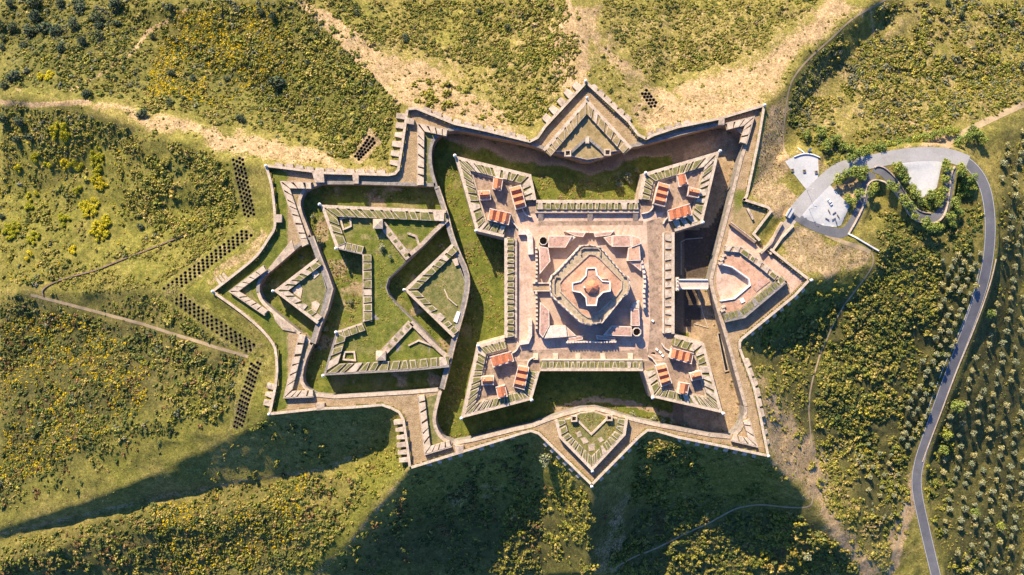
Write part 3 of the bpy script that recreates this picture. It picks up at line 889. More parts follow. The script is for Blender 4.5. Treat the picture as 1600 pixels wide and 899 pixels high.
# ---------------------------------------------------------------- covered-way parapet, face by face
GSEG = [
    ([0, 1, 2, 3, 4, 5, 6, 7, 8, 9], 'pale parapet wall winding from the left tip past the upright strip of pits', [(.05, .13, 3)], 1),
    ([9, 10, 11], 'pale slab-edged parapet wall below the tan slope, above the left ditch', [(.05, .98, 11)], 0),
    ([11, 12, 13, 14, 15], 'parapet wall with six big pale slabs facing left, beside the scrub of the upper re-entrant', [(.2, .97, 6)], 2),
    ([15, 16, 17, 18, 19], 'slab-edged parapet wall left of the upper ravelin, below the bare tan slope', [(.1, .97, 10)], 0),
    ([19, 20, 21, 22], 'left face of the pointed parapet wall around the upper ravelin', [(.3, .97, 5)], 1),
    ([22, 23, 24, 25], 'right face of the pointed parapet wall around the upper ravelin', [(.05, .7, 6)], 0),
    ([25, 26, 27, 28, 29], 'long parapet wall right of the upper ravelin, below the tan bank', [(.02, .4, 5)], 0),
    ([29, 30, 31, 32], 'narrow parapet wall running down from the upper right corner beside the shaded bank', [], 0),
    ([32, 33, 34, 35], 'angled parapet wall round the small grassy yard left of the car park', [], 0),
    ('gate', 'wall on the right of the gate passage reaching the right tip', [], 0),
    ([37, 38, 39, 40, 41], 'parapet wall from the right tip down along the gate ravelin above shaded scrub', [(.05, .9, 9)], 0),
    ([41, 42, 43, 44], 'parapet wall running down to the lower right corner beside the brown slope', [(.1, .95, 9)], 0),
    ([44, 45, 46, 47], 'pale parapet wall from the lower right corner towards the lower ravelin', [(.05, .9, 10)], 0),
    ([47, 48, 49, 50], 'right face of the pointed parapet wall around the lower ravelin', [(.25, .95, 6)], 0),
    ([50, 51, 52, 53], 'left face of the pointed parapet wall around the lower ravelin', [(.1, .7, 6)], 0),
    ([53, 54, 55], 'pale parapet wall left of the lower ravelin above the dark valley', [(.05, .9, 9)], 0),
    ([55, 56, 57, 58, 59], 'parapet wall with big slabs facing left, above the lit lower valley', [(.05, .75, 6)], 2),
    ([59, 60, 61, 62, 63], 'pale parapet wall along the lower arm of the left ditch above the shaded valley', [(.05, .65, 7)], 0),
    ([63, 64, 65, 66, 67, 68, 0], 'long parapet wall winding from the lower left corner up to the left tip', [(.03, .2, 3), (.87, .96, 2)], 1),
]
def along(pts, t):
    L = [math.dist(a, b) for a, b in zip(pts[:-1], pts[1:])]; T = t * sum(L)
    for i, l in enumerate(L):
        if T <= l or i == len(L) - 1:
            u = T / l; a, b = pts[i], pts[i + 1]
            d = Vector((b[0] - a[0], b[1] - a[1])).normalized()
            return Vector((a[0] + (b[0] - a[0]) * u, a[1] + (b[1] - a[1]) * u)), d
        T -= l
for idx, label, slabs, big in GSEG:
    px = [(1203, 391), (1247, 426), (1262, 437.5)] if idx == 'gate' else [G[i] for i in idx]
    if idx != 'gate' and idx[-1] == 35: px = px[:-1] + [(1175, 366), (1186, 377)]
    t = thing('parapet_wall', label, 'wall', cen(px))
    w = W2(px, 2.5)
    w = smooth_line(w, 1) if len(w) > 4 and not slabs == [] and big == 1 else w
    MB().ribbon(w, 1.25, 0, -.3, 2.45).build('wall', M['stone_dark'], t)
    MB().ribbon(w, 1.42, .12, 2.45, 2.66).build('coping', M['coping'], t)
    for t0, t1, n in slabs:
        for i in range(n):
            c, d = along(w, t0 + (t1 - t0) * (i + .5) / n)
            nn = Vector((-d.y, d.x))
            L0 = sum(math.dist(a, b) for a, b in zip(w[:-1], w[1:])) * (t1 - t0) / n
            if nn.x * SHX + nn.y * SHY > .2: l, dep = L0 * .5, 2.6
            elif big == 2: l, dep = min(L0 * .62, 4.6), random.uniform(4.6, 5.6)
            elif big == 1: l, dep = min(L0 * .7, 4.5), random.uniform(4, 5)
            else: l, dep = L0 * .86, random.uniform(1.7, 2.2)
            a = c + nn * 1.5; ta = random.uniform(.6, .95)
            q = [a - d * l / 2, a + d * l / 2, a + d * l / 2 * ta + nn * dep, a - d * l / 2 * ta + nn * dep]
            z = 2.6 if nn.x * SHX + nn.y * SHY < .2 else 1.1
            zo = z - .35 * (big > 0) if z > 2 else z - .78 * dep
            vs = [(q[0].x, q[0].y, z), (q[1].x, q[1].y, z), (q[2].x, q[2].y, zo), (q[3].x, q[3].y, zo)]
            MB().prism(vs, -1.5 if z > 2 else -4).build('slab', M['coping' if random.random() < .6 else 'stone'], t)
    if idx != 'gate':
        for k_, (sx, sy) in {0: (334, 455.5), 9: (417, 260), 22: (914.5, 128), 29: (1193, 165.5), 37: (1266, 438), 44: (1199, 711.5), 50: (924, 759), 63: (422, 646.5)}.items():
            if idx[0] == k_ and k_ != 0 or (k_ == 0 and idx[0] == 0):
                sentry(t, sx, sy, 1.2, .75, 2.2)

# ---------------------------------------------------------------- counterscarp
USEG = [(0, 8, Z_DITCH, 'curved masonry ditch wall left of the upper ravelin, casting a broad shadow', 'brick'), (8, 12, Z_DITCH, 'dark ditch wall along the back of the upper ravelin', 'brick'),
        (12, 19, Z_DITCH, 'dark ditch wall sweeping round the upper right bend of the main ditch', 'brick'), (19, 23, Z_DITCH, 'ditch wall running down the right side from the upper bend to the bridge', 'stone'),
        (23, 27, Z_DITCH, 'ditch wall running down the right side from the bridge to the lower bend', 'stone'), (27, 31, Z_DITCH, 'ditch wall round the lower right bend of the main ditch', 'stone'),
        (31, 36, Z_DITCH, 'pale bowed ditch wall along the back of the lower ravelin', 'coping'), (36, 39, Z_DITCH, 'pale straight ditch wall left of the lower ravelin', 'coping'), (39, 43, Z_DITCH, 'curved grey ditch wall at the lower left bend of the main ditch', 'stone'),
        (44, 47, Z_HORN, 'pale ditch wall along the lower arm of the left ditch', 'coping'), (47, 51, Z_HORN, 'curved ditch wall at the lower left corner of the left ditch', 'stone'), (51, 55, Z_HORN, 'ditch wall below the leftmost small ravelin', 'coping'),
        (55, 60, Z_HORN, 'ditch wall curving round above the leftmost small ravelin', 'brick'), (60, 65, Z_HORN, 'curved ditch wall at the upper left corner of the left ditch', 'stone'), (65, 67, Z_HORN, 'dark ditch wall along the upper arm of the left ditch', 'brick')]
for a, b, zf, label, cm in USEG:
    px = U[a:b + 1]
    t = thing('ditch_wall', label, 'wall', cen(px))
    w = W2(px, .3)
    if b - a > 3: w = smooth_line(w, 1)
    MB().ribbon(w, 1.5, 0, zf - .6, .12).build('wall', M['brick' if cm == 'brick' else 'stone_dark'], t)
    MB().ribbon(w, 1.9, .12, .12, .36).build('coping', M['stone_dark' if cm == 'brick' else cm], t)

gw = thing('gorge_wall', 'long bent stone wall between the main ditch and the outwork on the left', 'wall', cen(GORGE))
zt_ = [0, .3, 1.2, 1.3, 1.4, 1.4, 1.4, 1.3, .9, 0]
_gw = smooth_line([(x, y, z) for (x, y), z in zip(W2(GORGE, .8), zt_)], 1)
MB().ribbon([(p[0], p[1]) for p in _gw], 1.5, 1.5, Z_DITCH - .5, [p[2] for p in _gw]).build('wall', M['stone_dark'], gw)
MB().ribbon([(p[0], p[1]) for p in _gw], 1.7, -1.0, [p[2] for p in _gw], [p[2] + .3 for p in _gw]).build('coping', M['stone'], gw)

# ---------------------------------------------------------------- main square: bastions and curtains
bNW = zoom(700, 230, 5.62); bNE = zoom(990, 220, 5.62); bSW = zoom(710, 510, 5.62); bSE = zoom(990, 510, 5.62)
ZB = 3.0
def bastion(label, body, chain, counts, side, tips, styles=('turf', 'stone'), floor_in=7.0, ends=None):
    t = thing('bastion', label, 'bastion', cen(body, 0))
    top = W3(body, ZB)
    MB().batter(top, Z_DITCH - .5, .9).build('rampart', M['stone'], t)
    MB().prism(inset(W3(body, ZB + .05), .5), ZB - .2).build('terreplein', M['bastion_floor'], t)
    parapet(t, chain, 6.4, counts, ZB + .05, 5.6, side, style=styles[0], stone=styles[1])
    for x, y in tips: sentry(t, x, y, ZB + 2.0, .8, 2.0)
    o = offset(W2(chain, 4.2), side * 7.0)
    MB().ribbon(o, .55, .75, ZB - .1, ZB + 1.0).build('firing_step', M['stone'], t)
    return t
NW_body = [(710.3, 243.3), (829.9, 272.7), (838, 313), (838, 332.5), (806, 332.5), (806, 372), (787, 372), (743.6, 360.8)]
bast_nw = bastion('upper left bastion of the square fort, an arrowhead of turfed merlons', NW_body,
        [(787, 371), (743.6, 360.8), (710.3, 243.3), (829.9, 272.7), (838, 312)], [4, 8, 8, 3], -1, [(744, 361), (711, 244)], (['some', 'turf', 'turf', 'stone'], 'stone'))
NE_body = [(1006, 270.7), (1124.3, 236), (1097.6, 349), (1054, 363), (1037, 363), (1037, 332.5), (998, 332.5), (998, 312)]
bast_ne = bastion('upper right bastion of the square fort, pointing at the dark bend of the ditch', NE_body,
        [(998, 311), (1006, 270.7), (1124.3, 236), (1097.6, 349), (1055, 362)], [4, 8, 8, 3], -1, [(1124, 237), (1008, 271), (1097, 348)], (['turf', 'turf', 'some', 'stone'], 'stone'))
SE_body = [(1100.3, 536.7), (1129.7, 646), (1018.5, 621), (1005, 580), (1005, 563), (1037, 563), (1037, 522), (1054, 522)]
bast_se = bastion('lower right bastion of the square fort, above the sunlit end of the ditch', SE_body,
        [(1055, 523), (1100.3, 536.7), (1129.7, 646), (1018.5, 621), (1005.5, 581)], [3, 7, 9, 3], -1, [(1129, 645.5), (1019, 621)], ('some', 'stone'))
SW_body = [(720.7, 654), (745.6, 539.4), (788, 527.8), (806, 527.8), (806, 563), (844, 563), (844, 581), (831, 624.8)]
bast_sw = bastion('lower left bastion of the square fort, over the black shadow in the ditch', SW_body,
        [(843, 582), (831, 624.8), (720.7, 654), (745.6, 539.4), (788, 528)], [4, 9, 9, 4], -1, [(721, 653), (830.5, 624.5), (747, 540)])

for t_, f_, q_, r_ in ((bast_nw, bNW, [(650, 535), (668, 575), (700, 605), (735, 612)], [(560, 655), (590, 680), (610, 715)]), (bast_ne, bNE, [(175, 560), (165, 600), (130, 630), (70, 640)], [(310, 665), (280, 690), (262, 730)]),
                       (bast_sw, bSW, [(500, 240), (545, 215), (565, 170)], [(640, 350), (645, 315), (670, 285), (705, 275)]), (bast_se, bSE, [(250, 155), (275, 195), (320, 215)], [(130, 262), (165, 280), (190, 320), (215, 345)])):
    for q in (q_, r_): MB().ribbon(smooth_line(W2(f_(*q), 4.5), 2), .3, .3, ZB - .4, ZB + 1.7).build('curved_wall', M['plaster'], t_)
def curtain(label, body, outer, n, side, top=4.3, zp=5.6, style='turf', stone='stone', depth=5.6, cop=1.8, base='turf'):
    t = thing('curtain_wall', label, 'wall', cen(body))
    MB().prism(W3(body, top), Z_DITCH - .5).build('rampart', M['stone'], t)
    parapet(t, outer, depth, [n], top, zp, side, cop=cop, style=style, stone=stone, base=base, base_h=.45, gap=(.1, .3))
    return t
cur_n = curtain('upper curtain wall between two bastions, with a row of slanting turf beds', [(838, 312.5), (998, 312.5), (998, 332), (838, 332)], [(838, 312.5), (998, 312.5)], 15, -1)
cur_w = curtain('left curtain wall facing the bright green ditch, lined with turf beds', [(788, 372), (806.5, 372), (806.5, 528), (788, 528)], [(788, 528), (788, 372)], 16, -1)
cur_s = curtain('lower curtain wall above the black ditch shadow, lined with turf beds', [(844, 563), (1005, 563), (1005, 580), (844, 580)], [(1005, 580), (844, 580)], 15, -1)
cur_e = curtain('right curtain wall of bare grey stone beside the bridge', [(1037, 363), (1054, 363), (1054, 522), (1037, 522)], [(1054, 363), (1054, 522)], 11, -1, style='stone', stone='stone', base='earth')
# inner edges of the curtains: low pale walls
for t, pts in ((cur_n, [(836, 332), (998, 332)]), (cur_w, [(807, 372), (807, 528)]), (cur_s, [(846, 562.5), (1004, 562.5)]), (cur_e, [(1036.6, 364), (1036.6, 521)])):
    MB().ribbon(W2(pts, 4.8), .35, .35, 2.5, 4.75).build('inner_wall', M['plaster' if t in (cur_s, cur_e) else 'stone'], t)
    w = W2(pts, 4.8)
# buttress-like ramps against the lower curtain
for x in (837, 868, 903, 942, 985):
    a = W2([(x - 4, 562), (x + 4, 562), (x + 4, 552), (x - 4, 552)], 3.5)
    MB().add([(a[0][0], a[0][1], 4.6), (a[1][0], a[1][1], 4.6), (a[2][0], a[2][1], 2.75), (a[3][0], a[3][1], 2.75), (a[0][0], a[0][1], 2.5), (a[1][0], a[1][1], 2.5)], [(0, 1, 2, 3), (0, 3, 4), (1, 5, 2)]).build('ramp', M['stone'], cur_s)
for x in (845, 922, 993):
    a = W2([(x - 4, 333), (x + 4, 333), (x + 4, 345), (x - 4, 345)], 3.5)
    MB().add([(a[0][0], a[0][1], 4.6), (a[1][0], a[1][1], 4.6), (a[2][0], a[2][1], 2.75), (a[3][0], a[3][1], 2.75), (a[0][0], a[0][1], 2.5), (a[1][0], a[1][1], 2.5)], [(0, 1, 2, 3), (0, 3, 4), (1, 5, 2)]).build('ramp', M['stone'], cur_n)

# parade ground
v, f = cdt_sheet(W2([(806.5, 332.5), (1036.5, 332.5), (1036.5, 562.5), (806.5, 562.5)], Z_PARADE), [], 3)
tag(link_mesh('parade_ground', np_mesh('parade_ground', np.column_stack([v, np.full(len(v), Z_PARADE)]), f, M['parade'])), kind='structure')
for q in ([(1010, 346), (1036, 340), (1036.2, 556), (1012, 552), (1016, 500), (1014, 420)], [(812, 548), (870, 546), (960, 549), (1010, 545), (1012, 551), (1030, 561.5), (812, 561.5)], [(842, 346), (1005, 345), (1005, 352), (842, 353)]):
    v, f = cdt_sheet(densify(W2(q, Z_PARADE), 3, True), [], 3)
    tag(link_mesh('parade_dirt_strip', np_mesh('parade_dirt_strip', np.column_stack([v, np.full(len(v), Z_PARADE + .012)]), f, M['bastion_floor'])), kind='structure')
# corner ramps join parade and bastion floors (raised earth)
# ---------------------------------------------------------------- guard houses
def guard_house(label, q, k, zoomf, zf=ZB, h=4.6, rise=None, group=None, ledge=True, trim=True):
    """q: four roof corners in zoom pixels; k gables side by side along q0->q1"""
    mx_ = sum(a for a, b in q) / 4; my_ = sum(b for a, b in q) / 4
    q = [(mx_ + (a - mx_) * 1.12, my_ + (b - my_) * 1.12) for a, b in q]
    px = zoomf(*q)
    ze = zf + h
    r = W3(px, ze)
    c = cen(px, zf)
    t = thing('guard_house', label, 'house', c, group=group)
    ar = area2([(p.x, p.y) for p in r])
    wall = inset(r, -.45)
    MB().prism([(p.x, p.y, ze - .05) for p in wall], zf - .2).build('wall', M['plaster'], t)
    d01 = (r[1] - r[0]).length / k
    rise = rise or d01 * .40
    for i in range(k):
        a0, a1 = r[0].lerp(r[1], i / k), r[0].lerp(r[1], (i + 1) / k)
        b0, b1 = r[3].lerp(r[2], i / k), r[3].lerp(r[2], (i + 1) / k)
        m0, m1 = a0.lerp(a1, .5) + Vector((0, 0, rise)), b0.lerp(b1, .5) + Vector((0, 0, rise))
        MB().add([a0, a1, b0, b1, m0, m1], [(0, 4, 5, 2), (4, 1, 3, 5), (0, 1, 4), (2, 5, 3)]).build('roof', M['tile'], t)
    # pale verge walls on the two ends of the gables and valley gutters
    e = [Vector(p) for p in wall]
    for i, j in ((0, 1), (2, 3)) if ledge else ():
        a, b = e[i], e[j]; n_ = (b - a).normalized(); nn = Vector((-n_.y, n_.x, 0)) * (1 if ar < 0 else -1)
        MB().ribbon([(a.x, a.y), (b.x, b.y)], .25, .25, ze - .3, ze + .45).build('verge', M['plaster'], t)
    # a door on the side that faces the yard, and a chimney
    a, b = e[2], e[3]
    d = (b - a).normalized(); n_ = Vector((d.y, -d.x, 0)) * (1 if ar > 0 else -1)
    mid = (a + b) / 2 + n_ * .04
    MB().box((mid.x, mid.y, zf), 1.1, .12, 2.0, math.atan2(d.y, d.x)).build('door', M['wood'], t)
    ch = (r[0] * .2 + r[2] * .8)
    cm = MB().box((ch.x, ch.y, ze), .6, .6, rise + .5, math.atan2(d.y, d.x)).build('chimney', M['plaster'], t)
    return t
for lab, zf_, hs in (
    ('upper left', bNW, [('small', 'beside upper parapet', [(408, 275), (472, 290), (460, 370), (400, 355)], 1), ('small', 'beside left parapet', [(362, 450), (355, 388), (280, 390), (290, 455)], 1),
                         ('long', 'nearest upper curtain wall', [(555, 370), (600, 530), (670, 510), (630, 350)], 3), ('long', 'nearest left curtain wall', [(380, 555), (535, 590), (520, 668), (365, 630)], 3)]),
    ('upper right', bNE, [('small', 'beside upper parapet', [(393, 310), (445, 295), (467, 370), (405, 390)], 1), ('small', 'beside right parapet', [(560, 490), (575, 435), (495, 415), (487, 475)], 1),
                          ('long', 'nearest upper curtain wall', [(228, 380), (188, 540), (265, 560), (300, 400)], 3), ('long', 'nearest grey right curtain', [(318, 620), (480, 570), (497, 645), (330, 690)], 3)]),
    ('lower left', bSW, [('long', 'nearest left curtain wall', [(328, 278), (487, 235), (505, 298), (350, 345)], 3), ('small', 'beside left parapet', [(330, 505), (333, 448), (250, 450), (255, 508)], 1),
                         ('small', 'beside lower parapet', [(375, 545), (437, 530), (455, 605), (390, 620)], 1), ('long', 'nearest lower curtain wall', [(570, 362), (530, 520), (605, 540), (640, 375)], 3)]),
    ('lower right', bSE, [('long', 'nearest grey right curtain', [(350, 205), (510, 245), (495, 315), (335, 270)], 3), ('small', 'beside right parapet', [(593, 455), (580, 400), (505, 420), (520, 470)], 1),
                          ('small', 'beside lower parapet', [(415, 505), (480, 515), (465, 590), (400, 578)], 1), ('long', 'nearest lower curtain wall', [(205, 360), (250, 515), (320, 490), (275, 345)], 3)])):
    for size, where, q, k in hs:
        guard_house(('long guard house with three red gables ' if k == 3 else 'small guard house with one red gable ') + where + ' of ' + lab + ' bastion', q, k, zf_, group='red roofed guard houses')

# ---------------------------------------------------------------- the redoubt in the middle
c1 = zoom(810, 330, 3.909)
ZR = Z_PARADE
def corner_block(label, arms, hole, extra, mirror=None):
    allp = [p for a, _, _ in arms for p in a]
    t = thing('corner_building', label, 'building', cen(c1(*allp), ZR), group='corner buildings round the tower')
    for pts, h, mat in arms:
        top = W3(c1(*pts), ZR + h)
        MB().prism(top, ZR - .1).build('wall', M['plaster'], t)
        q = inset(top, .55)
        a0, a1 = area2([(p.x, p.y) for p in top]), area2([(p.x, p.y) for p in q])
        if a0 * a1 > 0 and abs(a1) > 2:
            MB().prism([(p.x, p.y, p.z + .06) for p in q], ZR + h - .2).build('roof', M[mat], t)
    if hole:
        x, y = c1(hole)[0]; p = P(x, y, ZR + 4.0)
        mb = MB()
        ring = [(p.x + 2.5 * math.cos(a), p.y + 2.5 * math.sin(a)) for a in [math.pi / 8 + k * math.pi / 4 for k in range(8)]]
        mb.ribbon(ring, .2, .2, ZR, ZR + 5.3, True)
        mb.build('stair_turret', M['plaster'], t)
        MB().cyl((p.x, p.y, ZR + .1), 2.3, 2.3, .3, 8).build('stair_well', M['pit'], t)
    return t
corner_block('upper left corner building round the tower, with a dark octagonal stair well',
    [([(182, 150), (330, 150), (288, 222), (182, 222)], 4.6, 'roof_slab'), ([(333, 150), (350, 160), (290, 214), (290, 205)], 3.6, 'roof_slab'), ([(127, 213), (182, 224), (196, 305), (130, 385)], 4.6, 'roof_slab'), ([(285, 124), (412, 130), (396, 158), (345, 152)], 3.4, 'roof_slab')], (152, 182), None)
corner_block('upper right corner building round the tower, pale roofed with a pink corner block',
    [([(575, 147), (685, 145), (690, 217), (572, 217)], 4.6, 'roof_slab'), ([(520, 160), (572, 150), (570, 212), (556, 205)], 3.6, 'roof_slab'), ([(690, 145), (745, 165), (750, 200), (692, 222)], 5.2, 'terrace'), ([(672, 224), (740, 205), (747, 302), (665, 305)], 4.6, 'terrace'), ([(680, 310), (752, 305), (750, 368)], 3.4, 'roof_slab'), ([(460, 133), (583, 122), (560, 148), (468, 158)], 3.4, 'roof_slab')], None, None)
corner_block('lower left corner building round the tower, with a sunlit whitish arm',
    [([(132, 555), (188, 605), (190, 700), (150, 775), (128, 750)], 4.6, 'roof_slab'), ([(194, 700), (290, 700), (300, 768), (158, 778)], 4.4, 'plaster'), ([(294, 705), (355, 762), (304, 768)], 3.4, 'terrace'), ([(295, 775), (398, 758), (392, 785), (300, 800)], 3.0, 'roof_slab')], None, None)
corner_block('lower right corner building round the tower, with an open brown octagonal court',
    [([(686, 592), (738, 600), (742, 702), (688, 700)], 4.6, 'roof_slab'), ([(570, 700), (692, 706), (692, 765), (520, 760)], 4.6, 'roof_slab'), ([(705, 560), (740, 545), (738, 596), (690, 588)], 3.6, 'plaster'), ([(475, 758), (592, 770), (592, 792), (480, 785)], 3.0, 'roof_slab')], (722, 738), None)
def enclosure(label, pts, z1, th, mat, teeth=0, closed=False):
    t = thing('courtyard_wall', label, 'wall', cen(c1(*pts), ZR))
    w = W2(c1(*pts), z1)
    MB().ribbon(w, th / 2, th / 2, ZR - .1, z1).build('wall', M[mat], t)
    for i in range(teeth):
        c, d = along(w, (i + .5) / teeth)
        MB().box((c.x, c.y, z1), .9, th + .15, .7, math.atan2(d.y, d.x)).build('merlon', M['plaster'], t)
    return t
enclosure('low pale wall along the upper edge of the tower courtyard', [(278, 122), (400, 126), (436, 130), (470, 130), (585, 120)], ZR + 2.6, .7, 'plaster', 14)
enclosure('battlemented wall along the lower edge of the tower courtyard', [(292, 802), (400, 798), (500, 800), (600, 798)], ZR + 3.0, .9, 'plaster', 18)
enclosure('jagged pale wall along the right edge of the tower courtyard', [(752, 302), (768, 380), (772, 440), (766, 500), (770, 600)], ZR + 3.2, 1.4, 'plaster', 10)
enclosure('upper part of the wall along the left edge of the tower courtyard', [(108, 214), (112, 330), (108, 440)], ZR + 3.0, 1.2, 'stone', 9)
enclosure('lower part of the wall along the left edge of the tower courtyard', [(108, 490), (112, 600), (110, 728)], ZR + 3.0, 1.2, 'stone', 9)
enclosure('long pale wall with angled ends left of the tower courtyard, its upper piece', [(0, 128), (55, 128), (70, 150), (76, 265)], ZR + 2.6, 3.2, 'plaster')
enclosure('long pale wall with angled ends left of the tower courtyard, its lower piece', [(72, 660), (72, 760), (55, 800), (5, 808)], ZR + 2.6, 2.2, 'plaster')

tw = thing('tower', 'tall lozenge shaped tower with terrace and cross shaped chapel in the middle of the fort', 'tower', cen(c1((440, 455)), ZR))
TB = [(383, 212), (440, 207), (500, 222), (640, 388), (672, 402), (679, 450), (668, 505), (640, 520), (510, 682), (440, 694), (385, 684), (205, 520), (196, 480), (194, 425), (205, 395), (235, 372)]
ZT = 12.6
top = W3(c1(*TB), ZT)
MB().batter(top, ZR - .2, .5).build('wall', M['plaster'], tw)
TI = [(432, 264), (468, 268), (500, 292), (632, 425), (628, 475), (600, 515), (452, 652), (425, 648), (390, 625), (258, 490), (252, 440), (275, 410)]
v, f = cdt_sheet([(p.x, p.y) for p in inset(top, .6)], [W2(c1(*TI), ZT)], 3)
link_mesh('walkway', np_mesh('walkway', np.column_stack([v, np.full(len(v), ZT + .1)]), f, surf('walkway_paving', (.30, .23, .15), (.40, .32, .215), (.49, .40, .28), .2, 1.2, stain=(.24, .19, .12))), tw)
MB().ribbon([(p.x, p.y) for p in top], .35, .35, ZT - .2, ZT + .9, True).build('outer_parapet', M['plaster'], tw)
MB().ribbon(W2(c1(*TI), ZT + .6), .45, .3, ZT - .6, ZT + .75, True).build('inner_parapet', M['stone'], tw)
for i in range(44):
    w = [(p.x, p.y) for p in top]; c, d = along(w + [w[0]], (i + .5) / 44)
    MB().box((c.x, c.y, ZT + .9), .9, .6, .6, math.atan2(d.y, d.x)).build('merlon', M['stone'], tw)
v, f = cdt_sheet(W2(c1(*TI), ZT), [], 3)
link_mesh('terrace', np_mesh('terrace', np.column_stack([v, np.full(len(v), ZT + .06)]), f, M['terrace']), tw)
for pts in ([(382, 268), (380, 238), (400, 226), (485, 226), (500, 240), (500, 272)], [(640, 398), (665, 402), (672, 440), (668, 500), (640, 512)], [(387, 652), (390, 680), (440, 688), (500, 680), (502, 652)], [(255, 405), (230, 402), (218, 430), (218, 505), (232, 525), (258, 520)]):
    MB().ribbon(W2(c1(*pts), ZT + .7), .25, .25, ZT, ZT + 1.3).build('bartizan_wall', M['stone'], tw)
CR = [(418, 350), (470, 348), (480, 392), (512, 428), (558, 432), (560, 488), (516, 496), (482, 530), (474, 576), (418, 576), (412, 530), (382, 498), (332, 488), (330, 440), (378, 430), (412, 395)]
ZC = 18.6
ctop = W3(c1(*CR), ZC)
ch = MB().prism(ctop, ZT - .4).build('chapel', M['plaster'], tw)
MB().prism([(p.x, p.y, ZC + .05) for p in inset(ctop, .5)], ZC - .3).build('chapel_roof', M['terrace'], ch)
MB().ribbon([(p.x, p.y) for p in ctop], .3, .3, ZC - .2, ZC + .8, True).build('chapel_parapet', M['white'], ch)
dp = P(*c1((447, 464))[0], ZC)
dm = MB().cyl(dp, 3.9, 3.9, 1.2, 8).build('drum', M['plaster'], tw)
n = 8; mb = MB()
ring = lambda r, z: [(dp.x + r * math.cos(2 * math.pi * i / n + .3), dp.y + r * math.sin(2 * math.pi * i / n + .3), z) for i in range(n)]
vs = ring(4.2, ZC + 1.2) + ring(2.8, ZC + 2.3) + ring(1.0, ZC + 3.3) + [(dp.x, dp.y, ZC + 3.6)]
fs = [(a * n + i, a * n + (i + 1) % n, (a + 1) * n + (i + 1) % n, (a + 1) * n + i) for a in range(2) for i in range(n)] + [(2 * n + i, 2 * n + (i + 1) % n, 3 * n) for i in range(n)]
dme = MB().add(vs, fs).mesh('dome', surf('dome_red_tiles', (.48, .14, .075), (.58, .20, .11), (.64, .30, .19), .9, 4))
dme.materials.append(surf('dome_sunlit_tiles', (.47, .16, .07), (.56, .23, .11), (.64, .33, .18), .9, 4))
for pl in dme.polygons: pl.material_index = 1 if (pl.index % 8) in (1, 4, 6) else 0  # yellower gores: uneven light on the dome put into the tile colour
link_mesh('dome', dme, tw)
MB().cyl((dp.x, dp.y, ZC + 3.5), .18, .12, 1.3, 6).build('finial', M['stone'], tw)
p = P(*c1((402, 466))[0], ZC)
MB().box((p.x, p.y, ZC), .9, .9, 2.0, .2).build('chimney', M['white'], tw)
MB().ribbon(W2(c1((475, 352), (485, 395), (510, 412), (545, 410)), ZT + 1), .25, .25, ZT - .4, ZT + 1.4).build('stair_wall', M['plaster'], tw)
fb = thing('footbridge', 'short paved footbridge on the left side of the tower', 'bridge', cen(c1((145, 463)), ZR))
a = W2(c1((88, 447), (200, 447), (200, 482), (88, 482)), 4.5)
MB().prism([(x, y, 4.4) for x, y in a], ZR).build('deck', M['earth'], fb)
for q in ([(86, 440), (202, 440)], [(92, 487), (196, 487)]): MB().ribbon(W2(c1(*q), 5.3), .3, .3, ZR, 5.4).build('parapet', M['plaster'], fb)
# paved moat floor round the tower
v, f = cdt_sheet(W2(c1((140, 160), (290, 160), (400, 140), (470, 140), (575, 155), (740, 170), (745, 310), (765, 400), (765, 500), (740, 600), (740, 750), (580, 770), (320, 785), (140, 760), (130, 500), (130, 300)), ZR), [], 3)
tag(link_mesh('tower_courtyard', np_mesh('tower_courtyard', np.column_stack([v, np.full(len(v), ZR + .03)]), f, surf('courtyard_earth', (.30, .20, .145), (.38, .27, .205), (.46, .345, .27), .12, 1.0, var=.2))), kind='structure')

# ---------------------------------------------------------------- ravelins
def ring_body(parent, name, outer, hole, z1, z0, mat):
    w = W2(outer, z1); h = W2(hole, z1)
    v, f = cdt_sheet(w, [h], 3)
    link_mesh(name, np_mesh(name, np.column_stack([v, np.full(len(v), z1)]), f, M[mat]), parent)
def ravelin(name, label, outer, chain, counts, depth, side, z1, zp, zf, floor='turf_dry', body='stone', tips=(), style='turf', stone='stone', inner=None, cat='ravelin', base='turf', ledge=True):
    t = thing(name, label, cat, cen(outer, 0))
    MB().batter(W3(outer, z1), zf, .3).build('rampart', M[body], t)
    MB().prism(inset(W3(outer, z1 + .05), .5), z1 - .2).build('terreplein', M[floor], t)
    parapet(t, chain, depth, counts, z1 + .05, zp, side, style=style, stone=stone, base=base)
    for x, y in tips: sentry(t, x, y, z1 + .8, .7, 2.0)
    return t
z5 = zoom(800, 100, 3.746); z8 = zoom(800, 540, 3.746)
rv_n = ravelin('ravelin', 'upper arrow shaped ravelin with dry turf and frame-like merlons', z5((437, 200), (700, 490), (690, 500), (560, 515), (535, 545), (440, 560), (350, 540), (310, 515), (180, 502)),
        z5((180, 500), (437, 200), (702, 488)), [6, 6], 6.2, -1, 2.0, 4.4, -1, 'turf_dry', tips=z5((438, 202)), base='turf_dry')
MB().ribbon(W2(z5((330, 535), (365, 500), (440, 432), (520, 500), (545, 530)), 3), .8, .8, 1.5, 3.6).build('inner_wall', M['stone_dark'], rv_n)
MB().prism(W3(z5((430, 425), (452, 425), (452, 465), (430, 465)), 4.0), 1.5).build('stair_block', M['coping'], rv_n)
for q in ((325, 527), (556, 522)):
    x, y = z5(q)[0]; p = P(x, y, 2)
    MB().ribbon([(p.x - 1.6, p.y - 1.6), (p.x + 1.6, p.y - 1.6), (p.x + 1.6, p.y + 1.6), (p.x - 1.6, p.y + 1.6)], .35, .35, 2, 5, True).build('guard_post', M['coping'], rv_n)
